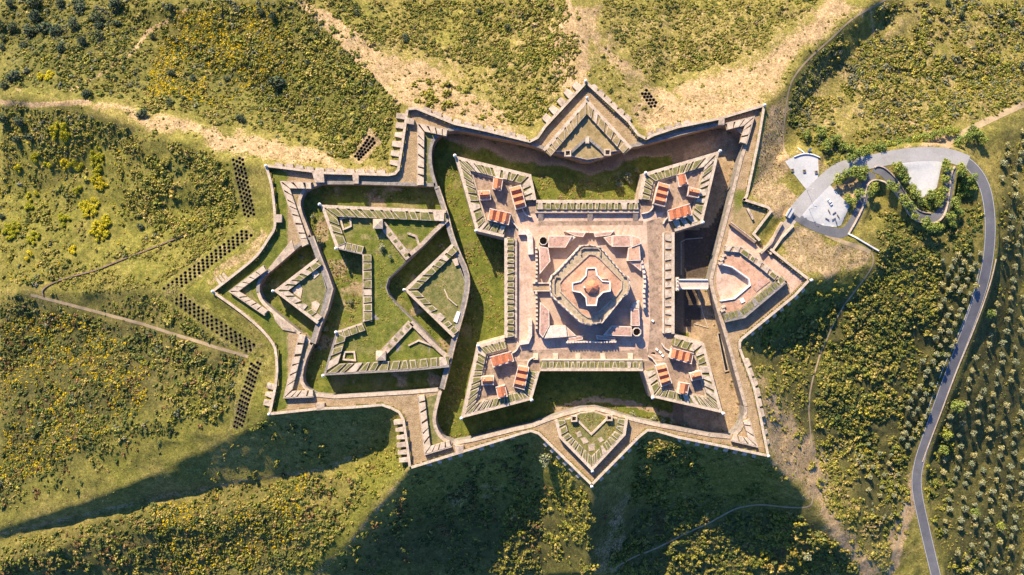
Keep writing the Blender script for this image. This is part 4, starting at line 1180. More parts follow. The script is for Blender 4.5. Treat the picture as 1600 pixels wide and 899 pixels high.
rv_s = ravelin('ravelin', 'lower shield shaped ravelin overgrown with green and rusty weeds', z8((250, 440), (275, 540), (468, 737), (665, 525), (680, 430), (590, 425), (550, 410), (480, 385), (400, 395), (330, 430)),
        z8((250, 440), (275, 540), (468, 737), (665, 525), (680, 430)), [2, 6, 6, 2], 6.0, 1, 2.0, 4.4, -1, 'turf', tips=z8((468, 732)))
MB().ribbon(W2(z8((370, 425), (465, 520), (560, 425)), 3), .6, .6, 1.8, 2.9).build('inner_wall', M['coping'], rv_s)
for q in ((362, 425), (567, 420)):
    x, y = z8(q)[0]; p = P(x, y, 2)
    MB().ribbon([(p.x - 1.5, p.y - 1.5), (p.x + 1.5, p.y - 1.5), (p.x + 1.5, p.y + 1.5), (p.x - 1.5, p.y + 1.5)], .35, .35, 2, 4.6, True).build('guard_post', M['coping'], rv_s)
for q in ([(375, 510), (400, 500), (410, 530), (385, 540)], [(400, 545), (430, 535), (450, 565), (420, 580)], [(445, 580), (485, 575), (485, 615), (450, 620)], [(500, 545), (525, 535), (540, 555), (515, 570)]):
    MB().prism(W3(z8(*q), 2.25), 1.8).build('paved_pad', M['stone'], rv_s)

zE = zoom(1030, 330, 4.28)
rv_e = thing('gate_ravelin', 'red paved gate ravelin with a pale sunken court beside the bridge', 'ravelin', cen(zE((600, 450))))
EO = [(440, 222), (555, 233), (620, 290), (708, 350), (790, 430), (858, 474), (845, 492), (575, 715), (442, 745), (412, 660), (415, 605), (505, 585), (608, 495), (598, 455), (490, 375), (405, 352)]
ET = W2(zE(*EO), 2.6)
mb = MB().prism([(x, y, 2.6) for x, y in ET], -.4); mb.build('rampart', M['stone'], rv_e)
EI = [(447, 285), (545, 300), (600, 345), (745, 470), (668, 530), (545, 655), (450, 680), (422, 612), (510, 592), (616, 498), (604, 450), (494, 368), (415, 345)]
MB().prism(W3(zE(*EI), 2.68), 2.3).build('terrace', M['terrace'], rv_e)
parapet(rv_e, zE((440, 222), (555, 233), (705, 345), (858, 474)), 4.0, [2, 3, 3], 2.6, 4.6, -1, style='some', stone='stone', base='earth', edge='coping', cop=1.0)
parapet(rv_e, zE((858, 476), (575, 715), (442, 745)), 5.2, [8, 3], 2.6, 4.6, -1, style='turf', stone='stone_dark', base='turf', edge='stone_dark', cop=1.4)
MB().ribbon(W2(zE((412, 603), (505, 588), (612, 497), (602, 452), (490, 372), (408, 350)), 3.4), .5, .1, 0, 3.5).build('court_wall', M['white'], rv_e)
x, y = zE((555, 598))[0]; p = P(x, y, 2.7)
MB().box((p.x, p.y, 2.6), 2.6, 2.6, .6, .5).build('hatch', M['white'], rv_e)
for q in ((432, 300), (418, 325), (410, 350), (430, 640), (425, 665)):
    x, y = zE(q)[0]; p = P(x, y, 3)
    MB().box((p.x, p.y, -.2), 2.6, 1.2, 4.0, .45).build('pier', M['coping'], rv_e)
MB().prism(W3(zE((660, 440), (740, 470), (650, 540), (630, 520), (655, 490)), 3.0), 2.5).build('ramp', M['roof_slab'], rv_e)
v, f = cdt_sheet(W2(zE((390, 355), (480, 370), (600, 450), (612, 497), (505, 590), (415, 605), (385, 520), (380, 470)), .1), [], 2.5)
tag(link_mesh('sunken_court', np_mesh('sunken_court', np.column_stack([v, np.full(len(v), .16)]), f, M['parade'])), kind='structure')
v, f = cdt_sheet(W2([(1134, 383), (1142, 352), (1200, 398), (1246, 428), (1258, 437), (1235, 460), (1233, 445), (1190, 412), (1165, 388)], .1), [], 2.5)
tag(link_mesh('gate_forecourt', np_mesh('gate_forecourt', np.column_stack([v, np.full(len(v), .12)]), f, M['parade'])), kind='structure')

# bridge to the gate, and the portal
br = thing('bridge', 'narrow straight bridge with white sides crossing the ditch to the gate', 'bridge', cen([(1083, 443)], 0))
a = W2([(1056, 437.5), (1107, 438), (1107, 450.5), (1056, 450.5)], 1.0)
MB().prism([(x, y, 1.0) for x, y in a], .3, True).build('deck', surf('bridge_deck', (.42, .33, .27), (.50, .41, .34), (.56, .47, .4), .4, 2), br)
for q in ([(1056, 437), (1106, 437.3)], [(1056, 451.2), (1106, 451.2)]): MB().ribbon(W2(q, 1.9), .35, .35, .2, 1.95).build('parapet', M['white'], br)
for x in (1066, 1079, 1092):
    p = P(x, 444, 0); MB().box((p.x, p.y, Z_DITCH - .5), 1.4, 4.6, 8.9).build('pier', M['stone_dark'], br)
pt = thing('portal', 'ornate pale stone gate portal where the bridge meets the grey curtain', 'gate', cen([(1056, 444)], 0))
p = P(1056.5, 444, 3)
for dy in (-3.0, 3.0): MB().box((p.x, p.y + dy, .2), 1.6, 1.5, 5.6).build('pillar', M['coping'], pt)
MB().box((p.x, p.y, 5.8), 1.9, 8.2, .7).build('lintel', M['coping'], pt)
for dy in (-3.2, -1.2, 1.2, 3.2): MB().cyl((p.x, p.y + dy, 6.5), .45, .1, 1.1, 8).build('pinnacle', M['white'], pt)

# ---------------------------------------------------------------- the outwork (hornwork) on the left
hw = thing('hornwork', 'large turfed crownlike outwork with two horned corners filling the left ditch', 'outwork', cen([(600, 450)], 0))
HB = [(500.5, 320), (697, 328.5), (700, 343), (664, 381), (625, 419), (607, 436), (603.5, 449), (607, 460), (617, 473), (662, 517), (700, 559), (702, 573), (640, 580), (505, 587), (525, 518.5), (565, 505), (567, 500), (566, 399), (563, 396), (525, 388.6)]
ZH = 0.8
MB().batter(W3(HB, ZH), Z_HORN - .5, .4).build('rampart', M['stone_dark'], hw)
v, f = cdt_sheet([(p.x, p.y) for p in inset(W3(HB, ZH), .4)], [], 2.4)
px, py = pxof(v[:, 0], v[:, 1], ZH); nz = fbm(px, py, 25, 4, 31)
link_mesh('terreplein', np_mesh('terreplein', np.column_stack([v, ZH + .12 + (nz - .5) * .5]), f, M['fortground'], np.stack([np.where(nz > .66, .45, 0), np.clip(.4 + nz * .6, 0, 1), nz * 0], -1), True), hw)
parapet(hw, [(525, 388.6), (500.5, 320), (697, 328.5)], 6.6, [3, 10], ZH, 3.6, -1, cop=1.6, edge='coping')
parapet(hw, [(567, 503), (566, 397)], 5.4, [8], ZH, 3.2, -1, cop=.6, gap=(.05, .1), edge='stone')
parapet(hw, [(566, 398), (525, 388.6)], 5.0, [4], ZH, 3.2, -1, cop=.6, gap=(.05, .1), edge='stone_dark')
parapet(hw, [(525, 518.5), (566, 504)], 5.0, [4], ZH, 3.2, -1, cop=.8, gap=(.05, .1), edge='coping')
parapet(hw, [(640, 580), (505, 587), (525, 518.5)], 6.4, [8, 3], ZH, 3.6, -1, cop=1.2, edge='stone_dark')
parapet(hw, [(702, 574), (640, 580)], 6.4, [4], ZH, 3.6, -1, cop=1.2, edge='stone_dark')
for x, y in ((500.5, 320), (526, 388.5), (526, 519), (506, 586.5)): sentry(hw, x, y, 2.6, .8, 2.0)
z1 = zoom(320, 120, 2.997); z2 = zoom(320, 400, 2.997); z3 = zoom(560, 120, 3.21); z4 = zoom(560, 380, 2.497)
for pts, wd in ((z1((830, 690), (955, 850)), 2.2), ([(638, 400), (657, 384), (678, 362), (699, 343)], 1.2), (z4((85, 440), (205, 312)), 2.2), ([(642, 504), (665, 527), (690, 551), (703, 561)], 1.2)):
    MB().ribbon(W2(pts, 2.4), wd, wd, ZH - .4, 2.4).build('inner_bank', M['stone'], hw)
    w = W2(pts, 2.4)
    if wd > 2:
        for i in range(5):
            c, d = along(w, (i + .5) / 5)
            MB().box((c.x, c.y, 2.3), 1.6, 2.2, .25, math.atan2(d.y, d.x)).build('turf_bed', M['turf'], hw)
for pts in (z1((635, 665), (680, 655), (685, 700), (650, 715)), z2((655, 450), (700, 450), (705, 490), (650, 485))):
    MB().ribbon(W2(pts, 1.6), .5, .5, ZH - .3, 2.0, True).build('well_kerb', M['coping'], hw)
MB().ribbon(W2(z4((195, 400), (235, 380), (300, 405), (345, 435)), 2), .5, .5, ZH - .3, 1.9).build('low_wall', M['coping'], hw)
MB().ribbon(W2(z3((245, 785), (290, 800), (305, 850)), 2), .7, .7, ZH - .3, 1.9).build('low_wall', M['stone'], hw)
for lab, x, y in (('upper', 590.5, 350), ('lower', 595, 556)):
    t = thing('stone_hut', 'square pale roofed stone hut on the ' + lab + ' bank of the left outwork', 'hut', cen([(x, y)], ZH), group='stone huts of the outwork')
    p = P(x, y, 5)
    MB().box((p.x, p.y, ZH - .2), 5.4, 5.4, 4.6).build('wall', M['stone'], t)
    MB().add([(p.x + sx * 2.9, p.y + sy * 2.9, ZH + 4.4) for sx, sy in ((-1, -1), (1, -1), (1, 1), (-1, 1))] + [(p.x, p.y, ZH + 5.3)], [(0, 1, 4), (1, 2, 4), (2, 3, 4), (3, 0, 4)]).build('roof', M['coping'], t)
    MB().box((p.x, p.y - 2.75, ZH), 1.2, .1, 2.1).build('door', M['wood'], t)

zW = zoom(330, 370, 5.29)
rv_b = ravelin('ravelin', 'triangular turfed ravelin between the left outwork and the main ditch', [(631, 453), (706, 381), (714, 404), (730, 448), (714, 520), (708, 528)],
        [(708, 528), (631, 453), (706, 381)], [6, 6], 5.4, -1, 1.0, 3.2, Z_HORN - .5, 'turf', 'stone_dark', tips=[(632, 453)])
MB().ribbon(W2(z4((335, 180), (350, 215), (385, 245)), 1.6), .3, .3, .8, 1.7).build('low_wall', M['coping'], rv_b)
MB().prism(W3(z4((370, 305), (385, 265), (398, 270), (385, 312)), 1.9), .8).build('stair_block', M['white'], rv_b)
MB().prism(W3(z4((365, 65), (385, 58), (392, 85), (378, 90)), 2.4), .8).build('stair_block', M['coping'], rv_b)
rv_a = ravelin('ravelin', 'leftmost small triangular ravelin with grey merlons in its own ditch', zW((515, 447), (870, 175), (900, 235), (955, 440), (905, 640), (875, 725)),
        zW((875, 722), (515, 447), (870, 175)), [5, 5], 5.2, -1, .6, 2.8, Z_HORN - .5, 'turf', 'stone_dark', tips=zW((517, 449)), style='some')
for q in ([(670, 440), (730, 390), (755, 430), (740, 510), (680, 470)], [(830, 540), (870, 530), (900, 560), (870, 620), (830, 600)], [(825, 300), (870, 275), (895, 310), (850, 350)]):
    MB().prism(W3(zW(*q), 1.0), .4).build('paved_pad', M['coping'], rv_a)
cp = thing('dividing_wall', 'thick bent wall closing the back of the leftmost ravelin', 'wall', cen(zW((900, 440))))
MB().ribbon(W2(zW((825, 0), (880, 150), (945, 310), (985, 430), (940, 600), (885, 730), (840, 880)), .9), 1.7, 1.7, Z_HORN - .5, .9).build('wall', M['stone_dark'], cp)
MB().ribbon(W2(zW((825, 0), (880, 150), (945, 310), (985, 430), (940, 600), (885, 730), (840, 880)), .9), 1.8, -1.0, .9, 1.3).build('coping', M['stone'], cp)

# small redoubts of merlons in the covered way
def redoubt(label, chain, counts, side, yard=None, depth=4.2, z1=1.0, zp=2.7, stone='coping', style='stone', fl='turf_dry'):
    t = thing('covered_way_redoubt', label, 'redoubt', cen(chain), group='small redoubts in the covered way')
    parapet(t, chain, depth, counts, .1, zp, side, cop=.7, style=style, stone=stone, base='turf_dry', base_h=.35, gap=(.06, .12), edge='stone')
    if yard:
        MB().prism(W3(yard, .35), -.3).build('yard', M[fl], t)
    return t
redoubt('row of pale merlons bent round the upper left corner of the left ditch', [(472, 386), (437, 283), (487, 284)], [8, 3], -1, [(451, 294), (480, 294), (466, 310), (466, 330), (478, 366)])
redoubt('row of pale merlons round the left end of the upper main ditch', [(651, 290), (652, 192), (700, 202)], [6, 4], -1, [(664, 205), (690, 206), (676, 222), (672, 240), (680, 285), (664, 288)], fl='turf')
redoubt('row of pale merlons bent round the lower left bend of the main ditch', [(706, 699), (663, 712), (652, 618)], [4, 6], -1, [(664, 622), (688, 616), (679, 645), (680, 668), (695, 690), (672, 698)], fl='turf')
redoubt('row of pale merlons at the lower left corner of the left ditch', [(490, 621), (442, 623), (467, 520)], [4, 6], -1, [(478, 530), (486, 540), (472, 570), (468, 592), (478, 608), (456, 612)])
redoubt('grey merlons pointing left around the leftmost small ravelin', zW((440, 655), (140, 452), (430, 235)), [5, 5], -1, zW((215, 450), (300, 395), (335, 440), (360, 500), (440, 600)), depth=3.6, fl='turf')
redoubt('few pale merlons inside the upper right corner', z6((430, 232), (580, 195), (540, 335)) if False else [(1134, 192), (1180, 181), (1167, 226)], [3, 3], -1, None)
redoubt('few grey merlons inside the lower right corner', [(1172, 655), (1185, 700), (1143, 690)], [3, 3], -1, None)
# sloping paved aprons beside the left ravelin's ditch
for lab, q in (('upper', [(470, 265), (665, 25), (690, 115), (495, 285)]), ('lower', [(505, 625), (700, 770), (700, 790), (590, 770), (530, 700)])):
    o = MB().prism(W3(zW(*q), .7), -.3).build('paved_apron', M['stone'])
    tag(o, 'sloping weathered stone apron ' + ('above' if lab == 'upper' else 'below') + ' the leftmost small ravelin', 'apron')
# traverses across the covered way
for lab, q in (('upper left corner above the left ditch', z1((500, 440), (555, 445), (560, 495), (515, 495))), ('tan passage at the upper re-entrant', z3((245, 205), (280, 212), (278, 240), (243, 235))),
               ('narrow passage of the long left parapet', z1((325, 645), (360, 645), (360, 682), (325, 682))), ('wide passage below the bare tan slope', z1((690, 450), (720, 450), (720, 500), (695, 500))),
               ('passage near the upper right corner', z6b((395, 200), (425, 205), (425, 240), (395, 240)) if False else [(1123, 184), (1132, 184), (1132, 195), (1123, 195)]), ('passage at the lower left corner', z2((520, 690), (560, 690), (560, 720), (525, 725))),
               ('passage at the lower left bend of the main ditch', z4((375, 790), (410, 790), (410, 820), (380, 820)))):
    o = MB().prism(W3(q, 2.7), -.2).build('traverse', M['stone'])
    tag(o, 'squat stone traverse blocking the ' + lab, 'traverse')
# small grassy yard by the car park and its inner wall; gate passage walls
t = thing('yard_wall', 'brown wall along the lower edge of the small grassy yard', 'wall', cen([(1160, 365)]))
MB().ribbon(W2([(1141, 349), (1180, 379)], 2.4), .8, .8, -.2, 2.6).build('wall', M['brick'], t)
MB().ribbon(W2([(1141, 349), (1180, 379)], 2.4), 1.0, -.5, 2.6, 2.85).build('coping', M['coping'], t)
t = thing('ruined_wall', 'short broken wall standing inside the small grassy yard', 'wall', cen([(1173, 335)]))
MB().ribbon(W2([(1168, 326), (1173, 335), (1177, 343)], 1.6), .7, .7, -.2, 1.7).build('wall', M['stone'], t)
for lab, q in (('left', [(1223.5, 347), (1213, 364), (1204, 381), (1188, 396)]), ('right', [(1242, 352), (1222, 372), (1203, 397.5)])):
    t = thing('passage_wall', lab + ' wall of the sloping passage from the car park to the gate', 'wall', cen(q))
    MB().ribbon(W2(q, 1.6), .6, .6, -2.6, [1.0, 1.8, 2.6, 3.0] if lab == 'left' else [-.6, .8, 2.2]).build('wall', M['stone' if lab == 'left' else 'coping'], t)
v, f = cdt_sheet(W2([(1143, 347), (1163, 318), (1197, 328), (1199, 331), (1178, 360), (1170, 366)], .1), [], 2)
tag(link_mesh('yard_grass', np_mesh('yard_grass', np.column_stack([v, np.full(len(v), .15)]), f, M['turf_dry'])), kind='structure')

# drains and the long dark kerbed slab on the floor of the right ditch
for lab, q in (('along the right ditch floor above the bridge', [(1146, 262), (1139, 300), (1126, 350), (1116, 395), (1112, 425)]), ('round the dark square of floor above the bridge', [(1064, 430), (1064, 378), (1072, 374), (1098, 372)]), ('down the right ditch floor below the bridge', [(1090, 452), (1098, 490), (1106, 512), (1085, 506)])):
    t = thing('drain_kerb', 'thin pale stone drain kerb ' + lab, 'kerb', cen(q, Z_DITCH))
    MB().ribbon(W2(q, Z_DITCH), .25, .25, Z_DITCH - .6, Z_DITCH + .45).build('kerb', M['coping'], t)
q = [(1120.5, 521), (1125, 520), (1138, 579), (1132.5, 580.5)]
t = thing('kerbed_slab', 'long narrow dark kerbed slab in the ditch floor below the bridge', 'kerbed_slab', cen(q, Z_DITCH))
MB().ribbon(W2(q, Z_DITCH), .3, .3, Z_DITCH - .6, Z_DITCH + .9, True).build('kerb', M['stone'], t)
MB().prism(W3(q, Z_DITCH + .42), Z_DITCH - .5).build('dark_slab', NT('smooth_dark_slab', .15).out((.012, .016, .02)), t)  # flat, smooth, near-black slab filling the kerb ring

# ================================================================ vegetation
def rot_basis(nrm):
    """two tangents for each normal (N,3)"""
    a = np.where(np.abs(nrm[:, 2:3]) < .9, np.array([[0, 0, 1.0]]), np.array([[1.0, 0, 0]]))
    u = np.cross(nrm, a); u /= np.linalg.norm(u, axis=1, keepdims=True)
    return u, np.cross(nrm, u)
def leaf_cloud(rng, centres, radii, n, size, flat=.85, low=-.25, jit=.7):
    """leaf clumps as small bent quads over the skin of several lobes; returns verts, quads, shade"""
    V = []; T = []
    for c, r in zip(centres, radii):
        m = max(6, int(n * r * r / (np.array(radii) ** 2).sum()))
        d = rng.normal(size=(m * 2, 3)); d /= np.linalg.norm(d, axis=1, keepdims=True)
        d = d[d[:, 2] > low][:m]; m = len(d)
        p = np.array(c) + d * r * np.array([1, 1, flat]) * rng.uniform(.72, 1.05, (m, 1))
        nn = d + rng.normal(size=(m, 3)) * jit; nn /= np.linalg.norm(nn, axis=1, keepdims=True)
        u, w = rot_basis(nn)
        a = rng.uniform(0, 6.28, (m, 1)); uu = u * np.cos(a) + w * np.sin(a); ww = -u * np.sin(a) + w * np.cos(a)
        s = size * rng.uniform(.6, 1.35, (m, 1))
        q = np.stack([p - uu * s, p - ww * s * .7 + nn * s * .2, p + uu * s, p + ww * s * .7], 1)
        V.append(q.reshape(-1, 3)); T.append(np.repeat(rng.uniform(.7, 1.3, m), 4))
    V = np.concatenate(V); T = np.concatenate(T)
    F = np.arange(len(V)).reshape(-1, 4)
    return V, F, T
def core(c, r, flat):
    t = (1 + 5 ** .5) / 2
    v = np.array([(-1, t, 0), (1, t, 0), (-1, -t, 0), (1, -t, 0), (0, -1, t), (0, 1, t), (0, -1, -t), (0, 1, -t), (t, 0, -1), (t, 0, 1), (-t, 0, -1), (-t, 0, 1)], float) / math.hypot(1, t)
    f = np.array([(0, 11, 5), (0, 5, 1), (0, 1, 7), (0, 7, 10), (0, 10, 11), (1, 5, 9), (5, 11, 4), (11, 10, 2), (10, 7, 6), (7, 1, 8), (3, 9, 4), (3, 4, 2), (3, 2, 6), (3, 6, 8), (3, 8, 9), (4, 9, 5), (2, 4, 11), (6, 2, 10), (8, 6, 7), (9, 8, 1)])
    f4 = np.column_stack([f, f[:, 2]])
    return np.array(c) + v * r * np.array([1, 1, flat]), f
def bush_template(seed, nlobe=3, n=44, size=.30):
    rng = np.random.default_rng(seed)
    c = [(0, 0, .28)] + [(rng.uniform(-.85, .85), rng.uniform(-.85, .85), rng.uniform(.1, .4)) for _ in range(nlobe - 1)]
    r = [.62] + [rng.uniform(.3, .6) for _ in range(nlobe - 1)]
    V, F, T = leaf_cloud(rng, c, r, n, size, jit=.4)
    # core made of two-triangle quads
    for cc, rr in zip(c, r):
        cv, cf = core(cc, rr * .8, .8)
        b = len(V)
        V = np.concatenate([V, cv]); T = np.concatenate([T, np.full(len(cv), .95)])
        pairs = [(0, 11, 4, 5), (0, 5, 9, 1), (0, 1, 8, 7), (0, 7, 6, 10), (0, 10, 2, 11), (4, 9, 5, 5), (3, 9, 4, 2), (3, 8, 1, 9), (2, 4, 11, 11)]
        F = np.concatenate([F, np.array([p for p in pairs if len(set(p)) == 4]) + b])
    return V, F, T
TPL = [bush_template(100 + i, 3 + i % 3, 46 + 8 * (i % 3), .27) for i in range(8)]

PAL = {'olive': [(0.2832, 0.2404, 0.0514), (0.3712, 0.2937, 0.0809), (0.2247, 0.2048, 0.044)], 'green': [(0.1899, 0.2019, 0.0314), (0.2755, 0.2545, 0.0428), (0.1425, 0.1579, 0.0286)], 'dark': [(0.0754, 0.1034, 0.0247), (0.1089, 0.1292, 0.0342), (0.1423, 0.1551, 0.0411)], 'lime': [(0.2782, 0.2539, 0.0365), (0.3338, 0.294, 0.0547), (0.2225, 0.2206, 0.0304)], 'grey': [(0.1913, 0.1985, 0.1033), (0.153, 0.1653, 0.0851), (0.2295, 0.2182, 0.1215)], 'yellow': [(0.66, 0.47, 0.01), (0.58, 0.43, 0.012), (0.5, 0.4, 0.015)], 'dry': [(0.312, 0.2405, 0.0975), (0.364, 0.273, 0.1235), (0.247, 0.195, 0.0715)], 'rust': [(0.221, 0.13, 0.0455), (0.182, 0.117, 0.039), (0.26, 0.169, 0.065)]}
TINY = [bush_template(200 + i, 2, 14, .5) for i in range(4)]
def scatter(poly, n, rmin, rmax, pal, clump=0.0, seed=0, sc=22, power=2.0, edge=9, warp=26):
    """returns list arrays px,py,r,colour"""
    rng = np.random.default_rng(1000 + seed)
    xs = [p[0] for p in poly]; ys = [p[1] for p in poly]
    x = rng.uniform(min(xs) - edge, max(xs) + edge, n * 4); y = rng.uniform(min(ys) - edge, max(ys) + edge, n * 4)
    wx = x + (fbm(x, y, 35, 3, 41) - .5) * warp; wy = y + (fbm(x, y, 35, 3, 47) - .5) * warp
    k = inpoly(wx, wy, poly) & (x > -25) & (x < 1625) & (y > -25) & (y < 925)
    nz = .6 * fbm(x, y, sc, 3, 60 + seed) + .4 * fbm(x, y, sc * 2.7, 2, 90 + seed)
    if clump: k &= nz + rng.uniform(-.09, .09, len(x)) > clump + .02
    area = (max(xs) - min(xs) + 2 * edge) * (max(ys) - min(ys) + 2 * edge)
    x, y = x[k][:n], y[k][:n]
    r = rmin + (rmax - rmin) * rng.random(len(x)) ** power
    if rmax > .6: r = r * np.clip(.55 + 1.0 * fbm(x, y, 60, 3, 33), .7, 1.35)
    names = [a for a, _ in pal]; w = np.array([b for _, b in pal], float); w /= w.sum()
    which = rng.choice(len(names), len(x), p=w)
    c = np.array([PAL[names[i]][rng.integers(3)] for i in which]) if len(x) else np.zeros((0, 3))
    return x, y, r, c, np.array([names[i] for i in which])
Z = []
def zone(poly, n, *a, **k): Z.append(scatter(poly, int(n * .78) if n < 20000 else n, *a, seed=len(Z), **k))
def thickets(poly, m, pal, seed, rx=(6, 20), br=(.5, 1.6), dens=.042):
    """dense merged clumps of one kind of bush"""
    rng = np.random.default_rng(3000 + seed)
    xs = [p[0] for p in poly]; ys = [p[1] for p in poly]
    X = []; Y = []; R = []; C = []; N = []
    for _ in range(m * 6):
        if m <= 0: break
        cx, cy = rng.uniform(min(xs), max(xs)), rng.uniform(min(ys), max(ys))
        if not inpoly(np.array([cx]), np.array([cy]), poly)[0]: continue
        m -= 1
        a, b, t = rng.uniform(*rx), rng.uniform(.35, .8), rng.uniform(0, 3.14)
        k = max(4, int(a * a * b * 3.14 * dens * rng.uniform(.6, 1.3)))
        rr = np.sqrt(rng.random(k)); th = rng.uniform(0, 6.28, k)
        rr = rr * (1 + .3 * np.sin(th * 3 + t * 5))
        u, v = a * rr * np.cos(th), a * b * rr * np.sin(th)
        x, y = cx + u * np.cos(t) - v * np.sin(t), cy + u * np.sin(t) + v * np.cos(t)
        nm = pal[rng.integers(len(pal))]; tint = rng.uniform(.75, 1.2)
        X.append(x); Y.append(y); R.append(br[0] + (br[1] - br[0]) * rng.random(k) ** 1.6); N += [nm] * k
        C.append(np.array([PAL[nm][rng.integers(3)] for _ in range(k)]) * tint)
    Z.append((np.concatenate(X), np.concatenate(Y), np.concatenate(R), np.concatenate(C), np.array(N)))
# upper left
zone([(0, 0), (215, 0), (190, 80), (110, 135), (0, 138)], 1500, .6, 1.8, [('green', 4), ('olive', 3), ('dark', 3), ('grey', 2)])
zone([(190, 0), (480, 0), (612, 150), (608, 225), (540, 240), (420, 205), (230, 170), (110, 140)], 4600, .45, 1.7, [('olive', 5), ('green', 5), ('dark', 1.3), ('grey', 1)])
zone([(360, 60), (470, 30), (620, 160), (600, 220), (500, 200), (410, 190)], 1000, 1.0, 2.1, [('green', 5), ('olive', 3), ('lime', 1)], clump=.42)
zone([(270, 20), (420, 0), (450, 60), (440, 120), (330, 165), (230, 150), (250, 70)], 4200, .4, .9, [('yellow', 7), ('olive', 2), ('dry', 1)], clump=.44, sc=30)
# upper middle
zone([(480, 0), (880, 0), (900, 70), (905, 120), (835, 200), (760, 155), (690, 110), (600, 80)], 2100, .45, 1.8, [('olive', 4), ('green', 3), ('lime', 2), ('dry', 1)], clump=.46, sc=40)
zone([(500, 0), (760, 0), (820, 100), (700, 100), (600, 60)], 1500, .6, 1.7, [('olive', 4), ('green', 4), ('dark', 1)], clump=.42, sc=40)
zone([(740, 80), (880, 60), (900, 120), (830, 200), (790, 180)], 700, .6, 1.8, [('lime', 3), ('green', 3), ('olive', 3)], clump=.42, sc=30)
zone([(466, 0), (540, 30), (620, 85), (760, 165), (830, 215), (720, 185), (640, 165), (540, 70)], 420, .35, 1.0, [('green', 3), ('olive', 3), ('lime', 1)], clump=.4)
zone([(640, 120), (760, 140), (830, 205), (760, 195), (650, 160)], 130, .9, 2.4, [('lime', 4), ('olive', 2)], clump=.4)
zone([(940, 0), (1290, 0), (1200, 70), (1110, 112), (1020, 120), (960, 75)], 3000, .4, 1.4, [('olive', 5), ('green', 3), ('lime', 1), ('dry', 1)], clump=.43, sc=45)
zone([(895, 20), (960, 60), (1040, 130), (1000, 180), (930, 130)], 160, .4, 1.8, [('lime', 3), ('olive', 3)], clump=.42)
zone([(1000, 120), (1200, 80), (1300, 20), (1360, 0), (1230, 130), (1190, 165), (1010, 210)], 230, .35, 1.1, [('lime', 3), ('olive', 2), ('green', 2)], clump=.38)
# upper right
zone([(1236, 205), (1240, 150), (1310, 70), (1390, 0), (1600, 0), (1600, 165), (1500, 205), (1340, 240), (1260, 230)], 3100, .5, 2.0, [('olive', 5), ('green', 3), ('lime', 2), ('grey', 2), ('dry', 1)], clump=.45, sc=28)
zone([(1340, 60), (1600, 40), (1600, 150), (1480, 200), (1330, 190)], 1200, .8, 2.2, [('olive', 4), ('green', 3), ('grey', 2), ('lime', 2)], clump=.47, sc=30)
zone([(1228, 195), (1232, 140), (1262, 92), (1330, 36), (1320, 62), (1280, 130), (1256, 200)], 380, .6, 1.6, [('dark', 4), ('green', 2), ('grey', 1)])
zone([(1196, 180), (1226, 150), (1226, 230), (1200, 300), (1178, 300)], 300, .25, .55, [('dry', 3), ('rust', 2), ('grey', 2)])
zone([(1265, 215), (1330, 225), (1340, 262), (1300, 262)], 200, .7, 1.9, [('green', 3), ('dark', 2), ('grey', 2)])
# left
zone([(0, 165), (110, 175), (240, 215), (350, 248), (372, 320), (340, 345), (250, 390), (120, 440), (0, 445)], 4200, .5, 1.7, [('olive', 5), ('green', 4), ('lime', 1.5), ('dark', 1), ('grey', 1)], clump=.43, sc=30)
zone([(180, 225), (350, 250), (370, 340), (270, 370), (200, 330)], 1500, .9, 2.2, [('olive', 4), ('green', 4), ('lime', 2)], clump=.44)
zone([(0, 180), (200, 220), (200, 380), (60, 440), (0, 440)], 800, .4, .8, [('yellow', 3), ('dry', 1)], clump=.50, sc=35)
zone([(100, 438), (250, 388), (385, 345), (380, 362), (255, 450), (100, 455)], 1500, .4, 1.3, [('olive', 4), ('lime', 2), ('green', 2)], clump=.43)
zone([(80, 462), (255, 458), (390, 552), (260, 515), (160, 488)], 1000, .5, 1.5, [('green', 4), ('dark', 2), ('olive', 2)], clump=.43)
zone([(0, 462), (60, 470), (200, 508), (385, 562), (372, 600), (340, 660), (230, 690), (80, 760), (0, 800)], 4200, .45, 1.8, [('green', 4), ('olive', 3), ('dark', 6), ('rust', 1), ('grey', 1)], clump=.41, sc=35)
zone([(0, 500), (100, 490), (240, 560), (220, 640), (100, 720), (0, 760)], 3400, .4, .9, [('yellow', 5), ('rust', 1), ('olive', 1)], clump=.44, sc=30)
zone([(230, 560), (370, 570), (340, 660), (240, 670)], 650, .8, 1.9, [('lime', 3), ('olive', 3), ('green', 2)], clump=.4)
zone([(120, 165), (240, 198), (360, 236), (420, 256), (600, 268), (520, 245), (430, 215), (280, 188)], 300, .4, 1.0, [('green', 3), ('olive', 2), ('lime', 1)], clump=.42)
zone([(500, 190), (610, 190), (606, 262), (520, 240)], 330, .7, 2.0, [('lime', 3), ('olive', 3), ('green', 2)], clump=.42)
